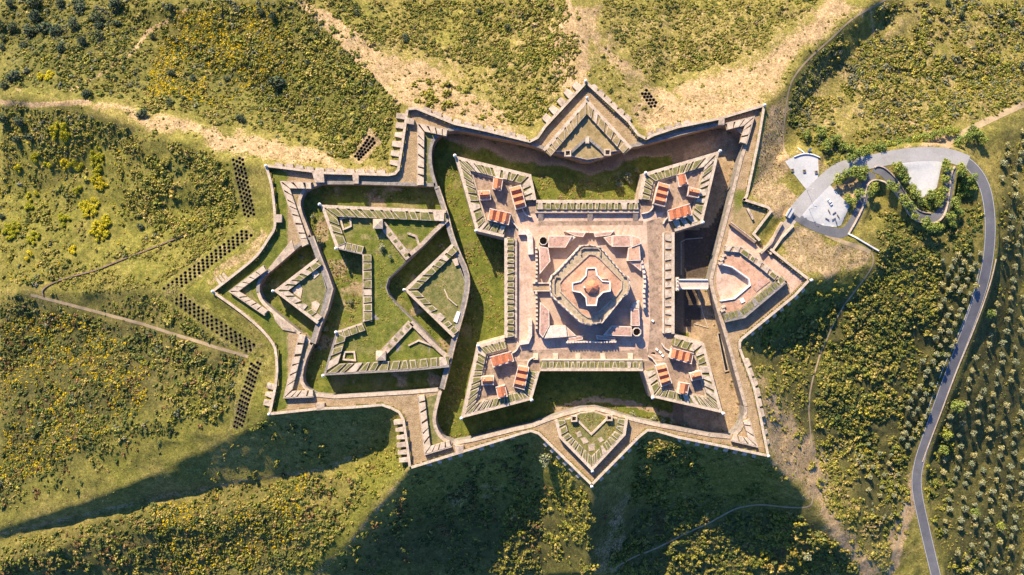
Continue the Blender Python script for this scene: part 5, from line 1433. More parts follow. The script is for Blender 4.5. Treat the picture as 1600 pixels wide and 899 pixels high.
# bottom
zone([(0, 850), (120, 825), (400, 752), (500, 738), (590, 720), (560, 790), (500, 860), (440, 899), (0, 899)], 3000, .5, 1.8, [('green', 4), ('olive', 4), ('dark', 3), ('rust', 1)], clump=.41)
zone([(250, 790), (480, 740), (470, 830), (380, 899), (250, 899)], 1900, .4, .9, [('yellow', 5), ('rust', 1), ('olive', 1)], clump=.45, sc=30)
zone([(580, 700), (625, 690), (638, 725), (560, 810), (470, 899), (440, 899), (540, 790)], 700, .5, 1.7, [('lime', 4), ('olive', 3), ('green', 2)], clump=.43)
zone([(430, 655), (620, 650), (600, 700), (420, 745), (300, 760), (340, 700)], 300, .5, 2.0, [('green', 3), ('dark', 2), ('olive', 2)], clump=.48)
zone([(650, 745), (840, 690), (850, 820), (850, 899), (490, 899), (580, 810)], 1200, .4, 1.7, [('dark', 3), ('green', 3), ('rust', 1.5), ('olive', 2)], clump=.42)
zone([(800, 760), (920, 770), (930, 899), (760, 899)], 650, .6, 2.2, [('olive', 4), ('green', 3), ('lime', 2)], clump=.42)
zone([(840, 690), (910, 750), (925, 800), (930, 899), (900, 899)], 260, .6, 1.9, [('lime', 3), ('green', 3)], clump=.43)
zone([(1000, 690), (1070, 690), (1100, 740), (1130, 800), (1080, 840), (990, 899), (940, 899), (985, 780)], 1300, .7, 2.3, [('olive', 4), ('green', 3), ('lime', 2), ('dark', 2)], clump=.44)
zone([(1060, 690), (1190, 716), (1230, 760), (1150, 750)], 130, .7, 1.8, [('lime', 3), ('olive', 3)], clump=.44)
zone([(960, 899), (1060, 850), (1160, 800), (1250, 800), (1330, 860), (1350, 899)], 1500, .7, 2.4, [('olive', 5), ('green', 3), ('lime', 2), ('dark', 2)], clump=.43)
# right slope
zone([(1165, 560), (1200, 540), (1280, 480), (1310, 500), (1265, 600), (1262, 700), (1240, 690), (1190, 640)], 560, .7, 1.9, [('olive', 3), ('green', 3), ('lime', 2)], clump=.44)
zone([(1160, 535), (1270, 445), (1350, 430), (1300, 510), (1230, 560)], 420, .7, 2.1, [('olive', 3), ('green', 3), ('lime', 2), ('dark', 1)], clump=.44)
zone([(1372, 420), (1440, 400), (1525, 420), (1520, 470), (1470, 590), (1430, 700), (1410, 730), (1330, 700), (1275, 640), (1275, 580), (1310, 510)], 3900, .7, 2.2, [('olive', 5), ('lime', 2), ('green', 4), ('dark', 4)], clump=.41, sc=30)
zone([(1275, 640), (1330, 700), (1420, 730), (1425, 800), (1395, 899), (1350, 880), (1290, 790), (1270, 720)], 750, .5, 2.0, [('olive', 4), ('lime', 2), ('green', 2), ('grey', 1)], clump=.44)
zone([(1180, 600), (1250, 660), (1280, 770), (1340, 860), (1300, 800), (1215, 720)], 300, .3, 1.0, [('rust', 2), ('olive', 2), ('dry', 2), ('lime', 1)], clump=.43)
zone([(1360, 330), (1420, 350), (1480, 360), (1535, 300), (1545, 340), (1540, 400), (1380, 425), (1365, 390)], 900, .5, 1.8, [('green', 4), ('dark', 3), ('olive', 2)], clump=.43)
zone([(1440, 745), (1455, 690), (1490, 640), (1490, 760), (1530, 899), (1480, 899)], 320, .6, 2.2, [('green', 3), ('lime', 3), ('dark', 2)], clump=.44)
zone([(1500, 560), (1560, 460), (1600, 200), (1600, 899), (1470, 899), (1450, 730)], 900, .35, .9, [('olive', 3), ('green', 3), ('dry', 2)], clump=.46)
zone([(1555, 260), (1600, 200), (1600, 420), (1570, 400)], 120, .6, 1.6, [('olive', 3), ('green', 3)])

zone([(-20, -20), (1620, -20), (1620, 920), (-20, 920)], 24000, .16, .5, [('olive', 5), ('green', 3), ('dry', 4), ('lime', 1), ('dark', 1)], clump=.42, sc=26)
thickets([(0, 0), (470, 0), (610, 160), (560, 230), (230, 165), (0, 135)], 120, ['green', 'olive', 'dark', 'green', 'grey'], 1)
thickets([(480, 0), (880, 0), (890, 100), (830, 195), (700, 120)], 60, ['green', 'olive', 'olive', 'lime', 'dark'], 2)
thickets([(950, 0), (1270, 0), (1190, 70), (1040, 110), (965, 60)], 35, ['green', 'olive', 'dark'], 3, (5, 15), (.5, 1.3))
thickets([(1240, 200), (1270, 130), (1390, 10), (1600, 0), (1600, 160), (1340, 235)], 95, ['green', 'olive', 'olive', 'grey', 'lime'], 4)
thickets([(0, 170), (240, 215), (370, 260), (390, 350), (120, 430), (0, 440)], 80, ['green', 'olive', 'lime', 'olive', 'dark'], 5)
thickets([(0, 470), (200, 510), (385, 565), (340, 660), (0, 800)], 110, ['dark', 'green', 'dark', 'olive', 'rust'], 6)
thickets([(0, 860), (400, 760), (590, 720), (450, 899), (0, 899)], 75, ['dark', 'green', 'olive', 'rust'], 7)
thickets([(650, 750), (840, 700), (930, 780), (1060, 700), (1250, 800), (1340, 899), (500, 899)], 90, ['dark', 'green', 'dark', 'olive', 'rust'], 8)
thickets([(1290, 520), (1380, 420), (1520, 430), (1430, 700), (1290, 660)], 75, ['dark', 'green', 'olive', 'dark'], 9)
thickets([(1270, 640), (1420, 730), (1390, 880), (1290, 790)], 22, ['olive', 'green', 'dry'], 10)
BX = np.concatenate([z[0] for z in Z]); BY = np.concatenate([z[1] for z in Z]); BR = np.concatenate([z[2] for z in Z]); BC = np.concatenate([z[3] for z in Z]); BN = np.concatenate([z[4] for z in Z])
q1 = zoom(0, 0, 3.2); zz2 = zoom(0, 250, 3.329)
BROOM = [
    (q1, 230, 380, 5.6, 4.2, .2, 'broad bright broom clump just above the left end of the tan strip'), (q1, 300, 660, 6.5, 7, .6, 'large bright yellow broom clump below the left end of the tan strip'), (q1, 490, 800, 5.6, 9, -.2, 'tall broom clump half rust and half yellow green below the tan strip'),
    (q1, 95, 845, 2.8, 3, 0, 'round bright broom bush at the left edge of the broom group'), (q1, 240, 825, 2.8, 2.8, 0, 'small broom bush between two larger broom clumps'), (q1, 385, 830, 4.4, 4, 0, 'dull green broom clump left of the tall rust one'), (q1, 325, 825, 3.6, 3, 0, 'brownish broom bush left of the dull green clump'), (q1, 175, 790, 4.4, 3, .5, 'low broom clump below the largest bright one'),
    (zz2, 465, 245, 8, 8, .4, 'very large dark yellow broom cushion, upper one of a pair'), (zz2, 530, 360, 7, 10.5, -.5, 'very large long broom cushion, lower one of a pair'), (zz2, 385, 470, 3.6, 3.2, 0, 'round broom bush left of the long broom cushion'), (zz2, 150, 495, 3.1, 3.1, 0, 'round bright broom bush alone above the ruined field wall'),
    (zz2, 340, 310, 4.4, 5, .3, 'broom clump at the left foot of the very large cushion'), (zz2, 60, 365, 7, 6.5, .5, 'large broom clump at the left edge of the photo'), (zz2, 180, 405, 5, 4, .2, 'dark broom clump right of the one at the left edge'), (zz2, 525, 125, 5.5, 3.6, .2, 'broom clump above the very large cushion'),
    (zz2, 410, 157, 3.2, 2.6, 0, 'small broom bush up left of the very large cushion'), (zz2, 175, 190, 4.2, 3.4, 0, 'dark green broom clump alone left of the very large cushion'), (zz2, 155, 250, 2.8, 3.2, 0, 'brownish broom bush below the dark green clump'), (zz2, 500, 85, 4.5, 5, 0, 'rust tinged broom clump below the tall one')]
# keep the roads, paths, parks, pits and the fort free
free = np.ones(len(BX), bool)
wx, wy, wz = onground(BX, BY)
for ln, d in ((ROAD, 4.4), (LOOP, 3.6), (LANE, 3.6), (GATEWAY, 4)):
    free &= distline(wx, wy, [tuple(P(*p)[:2]) for p in smooth_line(ln, 2)]) > d + BR * .5
for ob in [o for o in bpy.data.objects if o.name.split('.')[0] in ('footpath', 'dirt_track')]:
    co = np.empty(len(ob.data.vertices) * 3, np.float32); ob.data.vertices.foreach_get('co', co); co = co.reshape(-1, 3)
    free &= distline(wx, wy, [tuple(p) for p in co[:len(co) // 3:4, :2]]) > .8 + BR * .6
for poly in (LOT_A, LOT_B, PLAZA):
    q = [tuple(og(p)[:2]) for p in poly]
    free &= ~inpoly(wx, wy, q) & (distline(wx, wy, q, True) > .6 + BR * .5)
for f_, x_, y_, rx_, ry_, a_, l_ in BROOM:
    p = og(f_((x_, y_))[0]); free &= np.hypot(wx - p.x, wy - p.y) > max(rx_, ry_) * 1.05 + BR * .5
_west = np.where(inpoly(BX, BY, [(0, 250), (200, 240), (240, 330), (190, 420), (0, 440)]), .35, 1.0)
_west = np.where(inpoly(BX, BY, [(230, 580), (385, 570), (420, 650), (330, 700), (200, 740), (90, 790), (0, 815), (0, 770), (210, 690)]), .4, _west)
_west = np.where(inpoly(BX, BY, [(1470, 395), (1535, 390), (1522, 455), (1475, 575), (1440, 660), (1418, 712), (1400, 690), (1425, 600), (1460, 500)]), .15, _west)
free &= np.random.default_rng(9).random(len(BX)) < np.where(BR > .5, _west, 1)
for q in pit_outline: free &= ~inpoly(wx, wy, q)
free &= ~inpoly(wx, wy, G2) & (distline(wx, wy, G2, True) > 2.6 + BR * .8)
BX, BY, BR, BC, BN, wx, wy, wz = [a[free] for a in (BX, BY, BR, BC, BN, wx, wy, wz)]


def stuff_mesh(name, sel, mat, TPL=TPL):
    V = []; F = []; C = []; b = 0
    rng = np.random.default_rng(5)
    tid = rng.integers(0, len(TPL), len(sel))
    for t, (v, f, sh) in enumerate(TPL):
        ids = sel[tid == t]
        if not len(ids): continue
        a = rng.uniform(0, 6.28, len(ids)); ca, sa = np.cos(a)[:, None], np.sin(a)[:, None]
        r = BR[ids][:, None]; hs = rng.uniform(.75, 1.25, (len(ids), 1)); st = rng.uniform(.7, 1.55, (len(ids), 1))
        X = (v[None, :, 0] * ca * st - v[None, :, 1] * sa) * r + wx[ids][:, None]
        Y = (v[None, :, 0] * sa * st + v[None, :, 1] * ca) * r + wy[ids][:, None]
        ZZ = v[None, :, 2] * r * hs + wz[ids][:, None] - .1 * r
        V.append(np.stack([X, Y, ZZ], -1).reshape(-1, 3))
        F.append((f[None] + (np.arange(len(ids)) * len(v))[:, None, None]).reshape(-1, 4) + b)
        C.append((BC[ids][:, None, :] * sh[None, :, None]).reshape(-1, 3))
        b += len(ids) * len(v)
    me = np_mesh(name, np.concatenate(V), np.concatenate(F), mat, np.concatenate(C))
    return tag(link_mesh(name, me), kind='stuff')
inview = (BX > 4) & (BX < 1596) & (BY > 4) & (BY < 895)
order = np.argsort(-np.where(inview & (BN != 'yellow') & (BN != 'dark'), BR, 0))
solo = order[:300]
rest = np.setdiff1d(np.arange(len(BX)), solo)
for nm, key in (('scrub', ('olive', 'green', 'dark', 'grey', 'lime')), ('flowering_scrub', ('yellow',)), ('dry_weeds', ('dry', 'rust'))):
    sel = rest[np.isin(BN[rest], key)]
    big_ = BR[sel] > .5
    stuff_mesh(nm, sel[big_], M['leaf'])
    if nm == 'scrub': stuff_mesh('grass_tufts', sel[~big_], M['leaf'], TINY)
    elif (~big_).any(): stuff_mesh('small_' + nm, sel[~big_], M['leaf'], TINY)
# the largest bushes, each an object of its own
def tinted(name, tpl, col, mat):
    v, f, sh = tpl
    return np_mesh(name, v, f, mat, np.array(col)[None] * sh[:, None])
BIG = [bush_template(300 + i, 6, 120, .19) for i in range(4)]
SH = {k: [tinted('shrub', BIG[i], PAL[k][i % 3], M['leaf_shrub']) for i in range(4)] for k in ('olive', 'green', 'grey', 'lime', 'dry', 'rust')}
SHL = {'olive': 'rounded olive green shrub', 'green': 'rounded mid green shrub', 'grey': 'rounded greyish green shrub', 'lime': 'rounded yellow green shrub', 'dry': 'low straw coloured shrub', 'rust': 'low rust brown shrub'}
def where(x, y):
    if x > 1440 and y > 230: return 'beside the road in the grove'
    if y < 260 and x > 1230: return 'on the grassy hillside above the car park'
    if y < 260 and x > 905: return 'on the bare ridge right of the upper ravelin'
    if y < 260 and x > 460: return 'on the slope above the upper re-entrant'
    if x < 460 and y < 450: return 'on the hillside above the left glacis'
    if x < 460: return 'on the hillside below the left glacis'
    if x > 1160: return 'on the slope between fort and road'
    return 'on the shaded slope below the fort'
for i in solo:
    k = BN[i]
    o = bpy.data.objects.new('shrub', random.choice(SH[k])); COL.objects.link(o)
    o.location = (wx[i], wy[i], wz[i] - .1); o.rotation_euler = (0, 0, random.random() * 6.28)
    o.scale = (BR[i], BR[i] * random.uniform(.85, 1.15), BR[i] * random.uniform(.8, 1.2))
    lab = SHL[k] + ' ' + where(BX[i], BY[i])
    tag(o, lab, 'shrub', lab.replace('shrub', 'shrubs'), 'thing')

# ---------------------------------------------------------------- trees
def tree_meshes(name, seed, mat, nl, n, size, spread, h0, flat, trunk_r=.07):
    rng = np.random.default_rng(seed)
    cs = [(0, 0, h0 + .35)]; rs = [.55]
    for i in range(nl):
        a = 2 * math.pi * i / nl + rng.uniform(-.5, .5); d = rng.uniform(.35, .62) * spread
        cs.append((d * math.cos(a), d * math.sin(a), h0 + rng.uniform(.05, .55))); rs.append(rng.uniform(.28, .46))
    V, F, T = leaf_cloud(rng, cs, rs, n, size, flat, -.6, .6)
    # light and dark clumps
    T = T * (.75 + .5 * fbm(V[:, 0] + seed, V[:, 1] + V[:, 2], .35, 2, seed))
    for c, r in zip(cs, rs):
        cv, cf = core(c, r * .62, flat)
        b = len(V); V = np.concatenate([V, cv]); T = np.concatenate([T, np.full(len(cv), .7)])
        F = np.concatenate([F, np.array([(0, 11, 4, 5), (0, 5, 9, 1), (0, 1, 8, 7), (0, 7, 6, 10), (0, 10, 2, 11), (3, 9, 4, 2), (3, 8, 1, 9), (3, 2, 6, 8)]) + b])
    crown = np_mesh('crown', V, F, mat, np.repeat(T[:, None], 3, 1))
    mb = MB().tube((0, 0, -.25), (0, 0, h0 + .1), trunk_r * 1.3, trunk_r * .8, 7)
    for c, r in list(zip(cs, rs))[1:6]:
        mb.tube((0, 0, h0 * .75), (c[0] * .8, c[1] * .8, c[2]), trunk_r * .6, trunk_r * .2, 5)
    return crown, mb.mesh('trunk', M['wood'])
KIND = {'oak_tree': [tree_meshes('oak', 500 + i, M['leaf_oak'], 7, 420, .085, 1.0, .35, .85) for i in range(3)],
        'olive_tree': [tree_meshes('olive', 520 + i, M['leaf_olive'], 5, 240, .12, .9, .6, .8) for i in range(4)],
        'pine_tree': [tree_meshes('pine', 540 + i, M['leaf_pine'], 8, 420, .09, 1.15, .75, .6) for i in range(3)]}
def tree(kind, px, py, r, label, group=None, z=None):
    p = og((px, py)) if z is None else P(px, py, z)
    t = thing(kind, label, 'tree', p, random.random() * 6.28, group)
    cm, tm = random.choice(KIND[kind])
    for nm, me in (('crown', cm), ('trunk', tm)):
        o = bpy.data.objects.new(nm, me); COL.objects.link(o); o.parent = t
    t.scale = (r, r * random.uniform(.9, 1.1), r * random.uniform(.85, 1.1))
    return t
q1 = zoom(0, 0, 3.2); q8 = zoom(450, 0, 3.2); q7 = zoom(1150, 0, 3.211)
for i, (x, y, r) in enumerate([(180, 15, 4.4), (310, 20, 3), (410, 50, 5), (590, 25, 4.6), (850, 45, 3), (185, 90, 5), (10, 130, 4.4), (75, 140, 3.6), (165, 160, 4.6), (235, 150, 5), (295, 160, 4.4), (380, 125, 4.2), (490, 90, 4), (500, 180, 3.4), (590, 120, 2.6),
                  (20, 190, 2.6), (20, 240, 2.6), (125, 230, 3), (320, 245, 3.6), (420, 210, 3.6), (75, 385, 4.2), (20, 595, 4), (110, 610, 3.6), (90, 700, 2.8), (155, 690, 3), (440, 470, 3), (30, 430, 3), (400, 20, 4), (60, 20, 3.4), (500, 130, 3.2)]):
    x, y = q1((x, y))[0]
    tree('oak_tree', x, y, r * 1.2, 'dark blue green oak standing in the thick oak wood at the upper left corner', 'oaks of the upper left wood')
for x, y, r, lab in [(765, 185, 2.8, 'small dark oak at the bend of the pale dirt path across the left scrub'), (1305, 60, 3, 'dark oak at the upper right of the yellow flowered scrub, with another just beside it'), (1365, 85, 3.2, 'greener oak just right of another oak above the yellow flowered scrub'),
                     (1540, 315, 2.6, 'lone dark oak on the green slope left of the diagonal ridge path'), (865, 370, 3, 'dark round oak amid yellow flowers, left one of a close pair'), (970, 395, 2.8, 'dark round oak amid yellow flowers, right one of a close pair'),
                     (1135, 395, 2.6, 'small round oak alone at the lower right of the yellow flowers'), (850, 515, 3, 'greyish oak at the foot of the yellow flowers'), (925, 495, 2.2, 'little dark oak beside a greyish oak at the foot of the yellow flowers'),
                     (715, 575, 3.9, 'round dark green oak alone on the bare tan strip'), (1390, 420, 6, 'broad dark thicket oak right of the yellow flowered scrub'), (1210, 595, 3.4, 'oak at the upper edge of the tan strip above the left glacis')]:
    x, y = q1((x, y))[0]; tree('oak_tree', x, y, r, lab)
for x, y, r, lab in [(345, 70, 3.2, 'dark oak in the scrub at the top, left of a second dark oak'), (590, 195, 3, 'dark oak above the bare slope leading to the upper re-entrant'), (1098, 140, 2.8, 'lone dark oak on bare tan ground left of the upper ridge path'), (955, 60, 2.6, 'pale green oak near the top edge, above bare tan ground')]:
    x, y = q8((x, y))[0]; tree('oak_tree', x, y, r, lab)
for x, y, r, lab in [(1125, 80, 2.8, 'bluish oak on the upper right hillside'), (1060, 15, 2.8, 'oak at the top edge of the upper right hillside'), (1375, 115, 2.6, 'dark oak at the right edge of the upper right hillside')]:
    x, y = q7((x, y))[0]; tree('oak_tree', x, y, r, lab)
zz2 = zoom(0, 250, 3.329)
tree('oak_tree', *zz2((735, 345))[0], 2.6, 'lone dark oak above the ruined field wall')
tree('oak_tree', *zz2((640, 235))[0], 1.7, 'tiny dark oak in the open grass right of the broom clumps')
tree('oak_tree', *zz2((15, 295))[0], 2.6, 'dark oak at the left edge beside broom clumps')
for x, y, r, lab in [(851, 716, 5.6, 'big rounded tree on the slope left of the lower ravelin'), (1258, 868, 4, 'large olive coloured tree alone at the shaded bottom edge')]:
    t_ = tree('olive_tree', x, y, r, lab)
for x, y, r, lab, z in [(968, 289.5, 2.6, 'greyish tree in the upper ditch, leftmost of four', Z_DITCH), (980, 276, 3, 'greyish tree in the upper ditch, above two others', Z_DITCH), (984, 284, 2.4, 'greyish tree in the upper ditch, nearest the right bastion', Z_DITCH), (994.5, 267, 2, 'smallest greyish tree in the upper ditch, in the shadow', Z_DITCH),
                        (986.5, 646, 2.8, 'round tree in the lower ditch by the pale wall, leftmost of the row', Z_DITCH), (1021, 653, 2.9, 'round tree in the lower ditch with a sunlit side', Z_DITCH), (1035, 656, 2.6, 'shaded tree in the lower ditch next to the sunlit one', Z_DITCH), (1050, 659, 2.6, 'shaded tree in the lower ditch, middle of the dark row', Z_DITCH), (1068, 663, 2.8, 'shaded tree in the lower ditch, near the dark end', Z_DITCH),
                        (499, 374, 3, 'greyish tree in the left ditch beside the dividing wall', Z_HORN), (490, 339, 2, 'small tree in the left ditch below its upper corner', Z_HORN), (597, 386, 2.8, 'round tree behind the outwork’s curtain near the upper hut', ZH), (610, 401, 1.8, 'small bush-like tree behind the outwork’s curtain', ZH),
                        (510, 514, 2.4, 'tree in the left ditch below the dividing wall', Z_HORN), (502, 543, 2.6, 'tree in the left ditch near its lower corner', Z_HORN), (548, 472, 2, 'small tree in the left ditch in front of the outwork’s curtain', Z_HORN), (472, 404, 2, 'small tree in the ditch of the leftmost ravelin', Z_HORN)]:
    tree('olive_tree', x, y, r, lab.replace('’', "'"), z=z)
# pines by the road
for i, (x, y, r) in enumerate([(320, 45, 3.2), (410, 30, 3.6), (440, 115, 4), (500, 75, 3.6), (545, 120, 3.6), (600, 145, 4), (600, 195, 4), (655, 170, 3.4), (690, 150, 3.6), (735, 130, 3.6), (790, 130, 3.8), (850, 110, 3.4), (905, 95, 3.4), (960, 90, 3.2), (1010, 75, 3.6), (1070, 65, 3.6), (1120, 55, 3.4), (1165, 40, 3.6), (1215, 25, 3.4), (1270, 30, 3.4), (1280, 95, 4), (1340, 60, 4), (1400, 45, 4), (1430, 80, 3.8), (1370, 20, 3.8)]):
    x, y = R7((x, y))[0]; tree('pine_tree', x, y, r, 'bright green pine in the row above the upper road', 'pines above the road')
for i, (x, y, r) in enumerate([(515, 335, 4), (570, 295, 3.6), (615, 285, 3.8), (650, 300, 4), (680, 275, 3.6), (650, 425, 3.8), (600, 470, 3.4), (580, 445, 3), (670, 320, 3.4)]):
    x, y = R7((x, y))[0]; tree('pine_tree', x, y, r, 'bright green pine on the brown island beside the upper car park', 'pines on the car park island')
for i, (x, y, r) in enumerate([(890, 250, 3.8), (920, 285, 4), (945, 325, 3.6), (990, 390, 3.4), (1010, 425, 3.6), (1050, 470, 3.2), (1095, 490, 3.6), (1110, 430, 3.4), (1150, 480, 3.4), (1185, 400, 3.2), (1195, 330, 3.4), (1205, 260, 3.4), (1200, 225, 3), (1170, 440, 3.2)]):
    x, y = R7((x, y))[0]; tree('pine_tree', x, y, r, 'bright green pine between the lower car park and the looping lower road', 'pines round the lower car park')
for i, (x, y, r) in enumerate([(745, 385, 3.6), (730, 420, 3), (850, 370, 3.4), (885, 385, 3.2), (930, 450, 3.6), (955, 490, 3.6), (990, 520, 3), (1005, 565, 2.6), (1070, 600, 4), (1110, 640, 4), (1150, 635, 3.8), (1230, 570, 3.6), (1270, 540, 3.8), (1260, 480, 3.6), (1280, 430, 3.4), (1290, 370, 3.8), (1340, 345, 4), (1370, 325, 3.4), (1300, 290, 3.6), (1300, 255, 3.2), (1340, 410, 3.4), (1245, 610, 3.2), (1380, 370, 3)]):
    x, y = R7((x, y))[0]; tree('pine_tree', x, y, r, 'bright green pine on the bank outside the white wall of the lower road', 'pines outside the lower road')
# olive grove
def grove(poly, a, b, rot, r0, r1, label, group, mx=999, seed=1):
    rng = np.random.default_rng(seed); ca, sa = math.cos(rot), math.sin(rot); n = 0
    cx = sum(p[0] for p in poly) / len(poly); cy = sum(p[1] for p in poly) / len(poly)
    for i in range(-40, 41):
        for j in range(-70, 71):
            u = i * a + rng.uniform(-.14, .14) * a; v = (j + .5 * (i % 2)) * b + rng.uniform(-.2, .2) * b
            x, y = cx + u * ca - v * sa, cy + u * sa + v * ca
            if not inpoly(np.array([x]), np.array([y]), poly)[0] or x > 1606 or y > 905: continue
            if rng.random() < .12 or n >= mx: continue
            w = og((x, y))
            if distline([w.x], [w.y], [tuple(P(*p)[:2]) for p in ROAD])[0] < 5.4: continue
            tree('olive_tree', x, y, rng.uniform(r0, r1), label, group); n += 1
    return n
n1 = grove([(1562, 230), (1606, 190), (1606, 905), (1490, 905), (1466, 790), (1470, 680), (1520, 560), (1560, 460)], 21, 17, .16, 2.2, 3.2, 'grey green olive tree in the planted rows right of the road', 'olive trees right of the road', 170)
n2 = grove([(1470, 395), (1535, 390), (1522, 455), (1475, 575), (1440, 660), (1418, 712), (1400, 690), (1425, 600), (1460, 500)], 15, 13.5, .5, 2.1, 2.8, 'grey green olive tree in the tight rows between scrub slope and road', 'olive trees left of the road', 100, 2)
n3 = grove([(1340, 690), (1400, 700), (1415, 740), (1400, 800), (1350, 780)], 20, 18, .3, 1.9, 2.5, 'grey green olive tree on the lower slope above the dirt track', 'olive trees above the dirt track', 15, 3)
for x, y, r, lab in [(1490, 633, 5, 'largest dark green tree right of the road, at the start of the lower bend'), (1474, 678, 4.2, 'bushy green tree hugging the right roadside above the lower bend'), (1470, 700, 4, 'bushy green tree just below another on the right roadside'), (1543, 490, 3.4, 'bright green tree on the right roadside above the grove'), (1520, 800, 3.4, 'dark bushy tree among the lower grove rows'), (1560, 820, 3.2, 'dark bushy tree in the lower right of the grove')]:
    tree('pine_tree', x, y, r, lab)


# broom clumps: broad yellow green cushions
def broom(px, py, rx, ry, ang, label, yellow=.15):
    p = og((px, py)); rng = np.random.default_rng(int(px * 13 + py)); cs = []; rs = []
    ca, sa = math.cos(ang), math.sin(ang)
    n = max(4, int(rx * ry * .55))
    for i in range(n):
        a = rng.uniform(0, 6.28); d = math.sqrt(rng.random()) * .8
        u, v = d * rx * math.cos(a), d * ry * math.sin(a)
        cs.append((u * ca - v * sa, u * sa + v * ca, rng.uniform(.5, 1.3))); rs.append(rng.uniform(.9, 1.6) * min(1, min(rx, ry) / 2.4))
    V, F, T = leaf_cloud(rng, cs, rs, int(130 * rx * ry / 2), .22, .8, -.2)
    C = np.array([1, 1, 1.0])[None] * T[:, None]
    fl = np.repeat(rng.random(len(F)) < yellow, 4); C[fl] = np.array([1.5, 1.1, .6])
    for c, r in zip(cs, rs):
        cv, _ = core(c, r * .8, .8); b = len(V)
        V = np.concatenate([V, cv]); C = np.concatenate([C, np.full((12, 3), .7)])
        F = np.concatenate([F, np.array([(0, 11, 4, 5), (0, 5, 9, 1), (0, 1, 8, 7), (0, 7, 6, 10), (0, 10, 2, 11), (3, 9, 4, 2), (3, 8, 1, 9), (3, 2, 6, 8)]) + b])
    V[:, 2] += zt(V[:, 0] + p.x, V[:, 1] + p.y) - p.z
    o = link_mesh('broom_bush', np_mesh('broom_bush', V, F, M['leaf_broom'], C)); o.location = p
    tag(o, label, 'bush', None, 'thing')
for f_, x, y, rx, ry, a, lab in BROOM:
    x, y = f_((x, y))[0]; broom(x, y, rx * 1.1, ry * 1.1, a, lab)

# weeds in the ditches and on the ramparts (uncountable ground cover)
def weeds(name, poly_px, z, n, pal, rmin=.25, rmax=.8, ht=.5, clump=.4, avoid=(), world=None):
    rng = np.random.default_rng(len(name) + n)
    W = world or W2(poly_px, z); A = np.array(W)
    x = rng.uniform(A[:, 0].min(), A[:, 0].max(), n * 4); y = rng.uniform(A[:, 1].min(), A[:, 1].max(), n * 4)
    k = inpoly(x, y, W) & (fbm(x, y, 9, 3, 77) > clump)
    for a in avoid: k &= ~inpoly(x, y, W2(a, z))
    x, y = x[k][:n], y[k][:n]
    V = []; F = []; C = []; b = 0
    tid = rng.integers(0, len(TPL), len(x)); col = np.array([PAL[p][rng.integers(3)] for p in rng.choice(pal, len(x))])
    for t, (v, f, sh) in enumerate(TPL):
        i = np.where(tid == t)[0]
        if not len(i): continue
        r = rng.uniform(rmin, rmax, (len(i), 1)); a = rng.uniform(0, 6.28, (len(i), 1))
        V.append(np.stack([(v[None, :, 0] * np.cos(a) - v[None, :, 1] * np.sin(a)) * r + x[i][:, None], (v[None, :, 0] * np.sin(a) + v[None, :, 1] * np.cos(a)) * r + y[i][:, None], v[None, :, 2] * r * ht + z - .05 + 0 * a], -1).reshape(-1, 3))
        F.append((f[None] + (np.arange(len(i)) * len(v))[:, None, None]).reshape(-1, 4) + b); b += len(i) * len(v)
        C.append((col[i][:, None] * sh[None, :, None]).reshape(-1, 3))
    tag(link_mesh(name, np_mesh(name, np.concatenate(V), np.concatenate(F), M['leaf'], np.concatenate(C))), kind='stuff')
_sg = -1
for a_, b_, z_, n_ in ((0, 12, Z_DITCH, 500), (13, 31, Z_DITCH, 700), (31, 42, Z_DITCH, 450), (44, 66, Z_HORN, 700)):
    _o = [tuple(P(x, y, .3)[:2]) for x, y in U[a_:b_]]
    weeds('wall_foot_weeds', None, z_, n_, ['green', 'dry', 'rust', 'olive', 'dark'], .25, .8, .7, .35, (), _o + offset(_o, -1.9)[::-1])
FORT_ALL = [NW_body, NE_body, SE_body, SW_body, [(806, 312), (1037, 312), (1053, 363), (1053, 522), (1005, 580), (844, 580), (788, 528), (788, 372)]]
weeds('ditch_weeds', [(690, 300), (700, 250), (760, 262), (850, 275), (920, 285), (1000, 268), (1000, 312), (835, 312), (788, 372), (788, 528), (745, 540), (715, 660), (700, 680), (690, 650), (712, 540), (738, 450), (712, 380)], Z_DITCH, 2600, ['green', 'olive', 'green', 'dry', 'rust', 'lime'], .25, 1.0, .5, .42, [NW_body, NE_body])
weeds('ditch_weeds', [(850, 590), (1000, 590), (1020, 628), (1060, 645), (980, 640), (920, 622), (850, 640)], Z_DITCH, 300, ['green', 'dark'], .3, .9, .5, .45)
weeds('hornwork_weeds', [(475, 300), (520, 295), (690, 310), (500, 318), (520, 390), (560, 400), (560, 500), (522, 515), (503, 590), (480, 600), (485, 540), (515, 450), (495, 400)], Z_HORN, 1200, ['green', 'olive', 'dark', 'dry', 'rust'], .25, 1.0, .5, .42)
weeds('hornwork_weeds', [(620, 440), (700, 375), (630, 453), (705, 530), (695, 550), (615, 465)], Z_HORN, 300, ['green', 'dark'], .3, .9, .5, .4)
weeds('rampart_weeds', [(590, 360), (640, 405), (665, 385), (610, 430), (600, 450), (640, 500), (590, 560), (540, 560), (570, 520), (590, 500), (588, 400)], ZH + .15, 500, ['green', 'olive', 'lime'], .25, .7, .45, .45)
weeds('rampart_weeds', z8((330, 440), (480, 395), (590, 440), (600, 500), (470, 610), (360, 530)), 2.05, 260, ['green', 'rust', 'lime', 'dry'], .25, .7, .5, .35)
weeds('rampart_weeds', [(655, 450), (700, 410), (718, 440), (705, 505)], 1.05, 160, ['olive', 'green', 'dry'], .25, .6, .4, .4)
weeds('rampart_weeds', zW((700, 420), (880, 290), (930, 440), (860, 640), (740, 520)), .65, 140, ['olive', 'green', 'dry'], .25, .6, .4, .4)

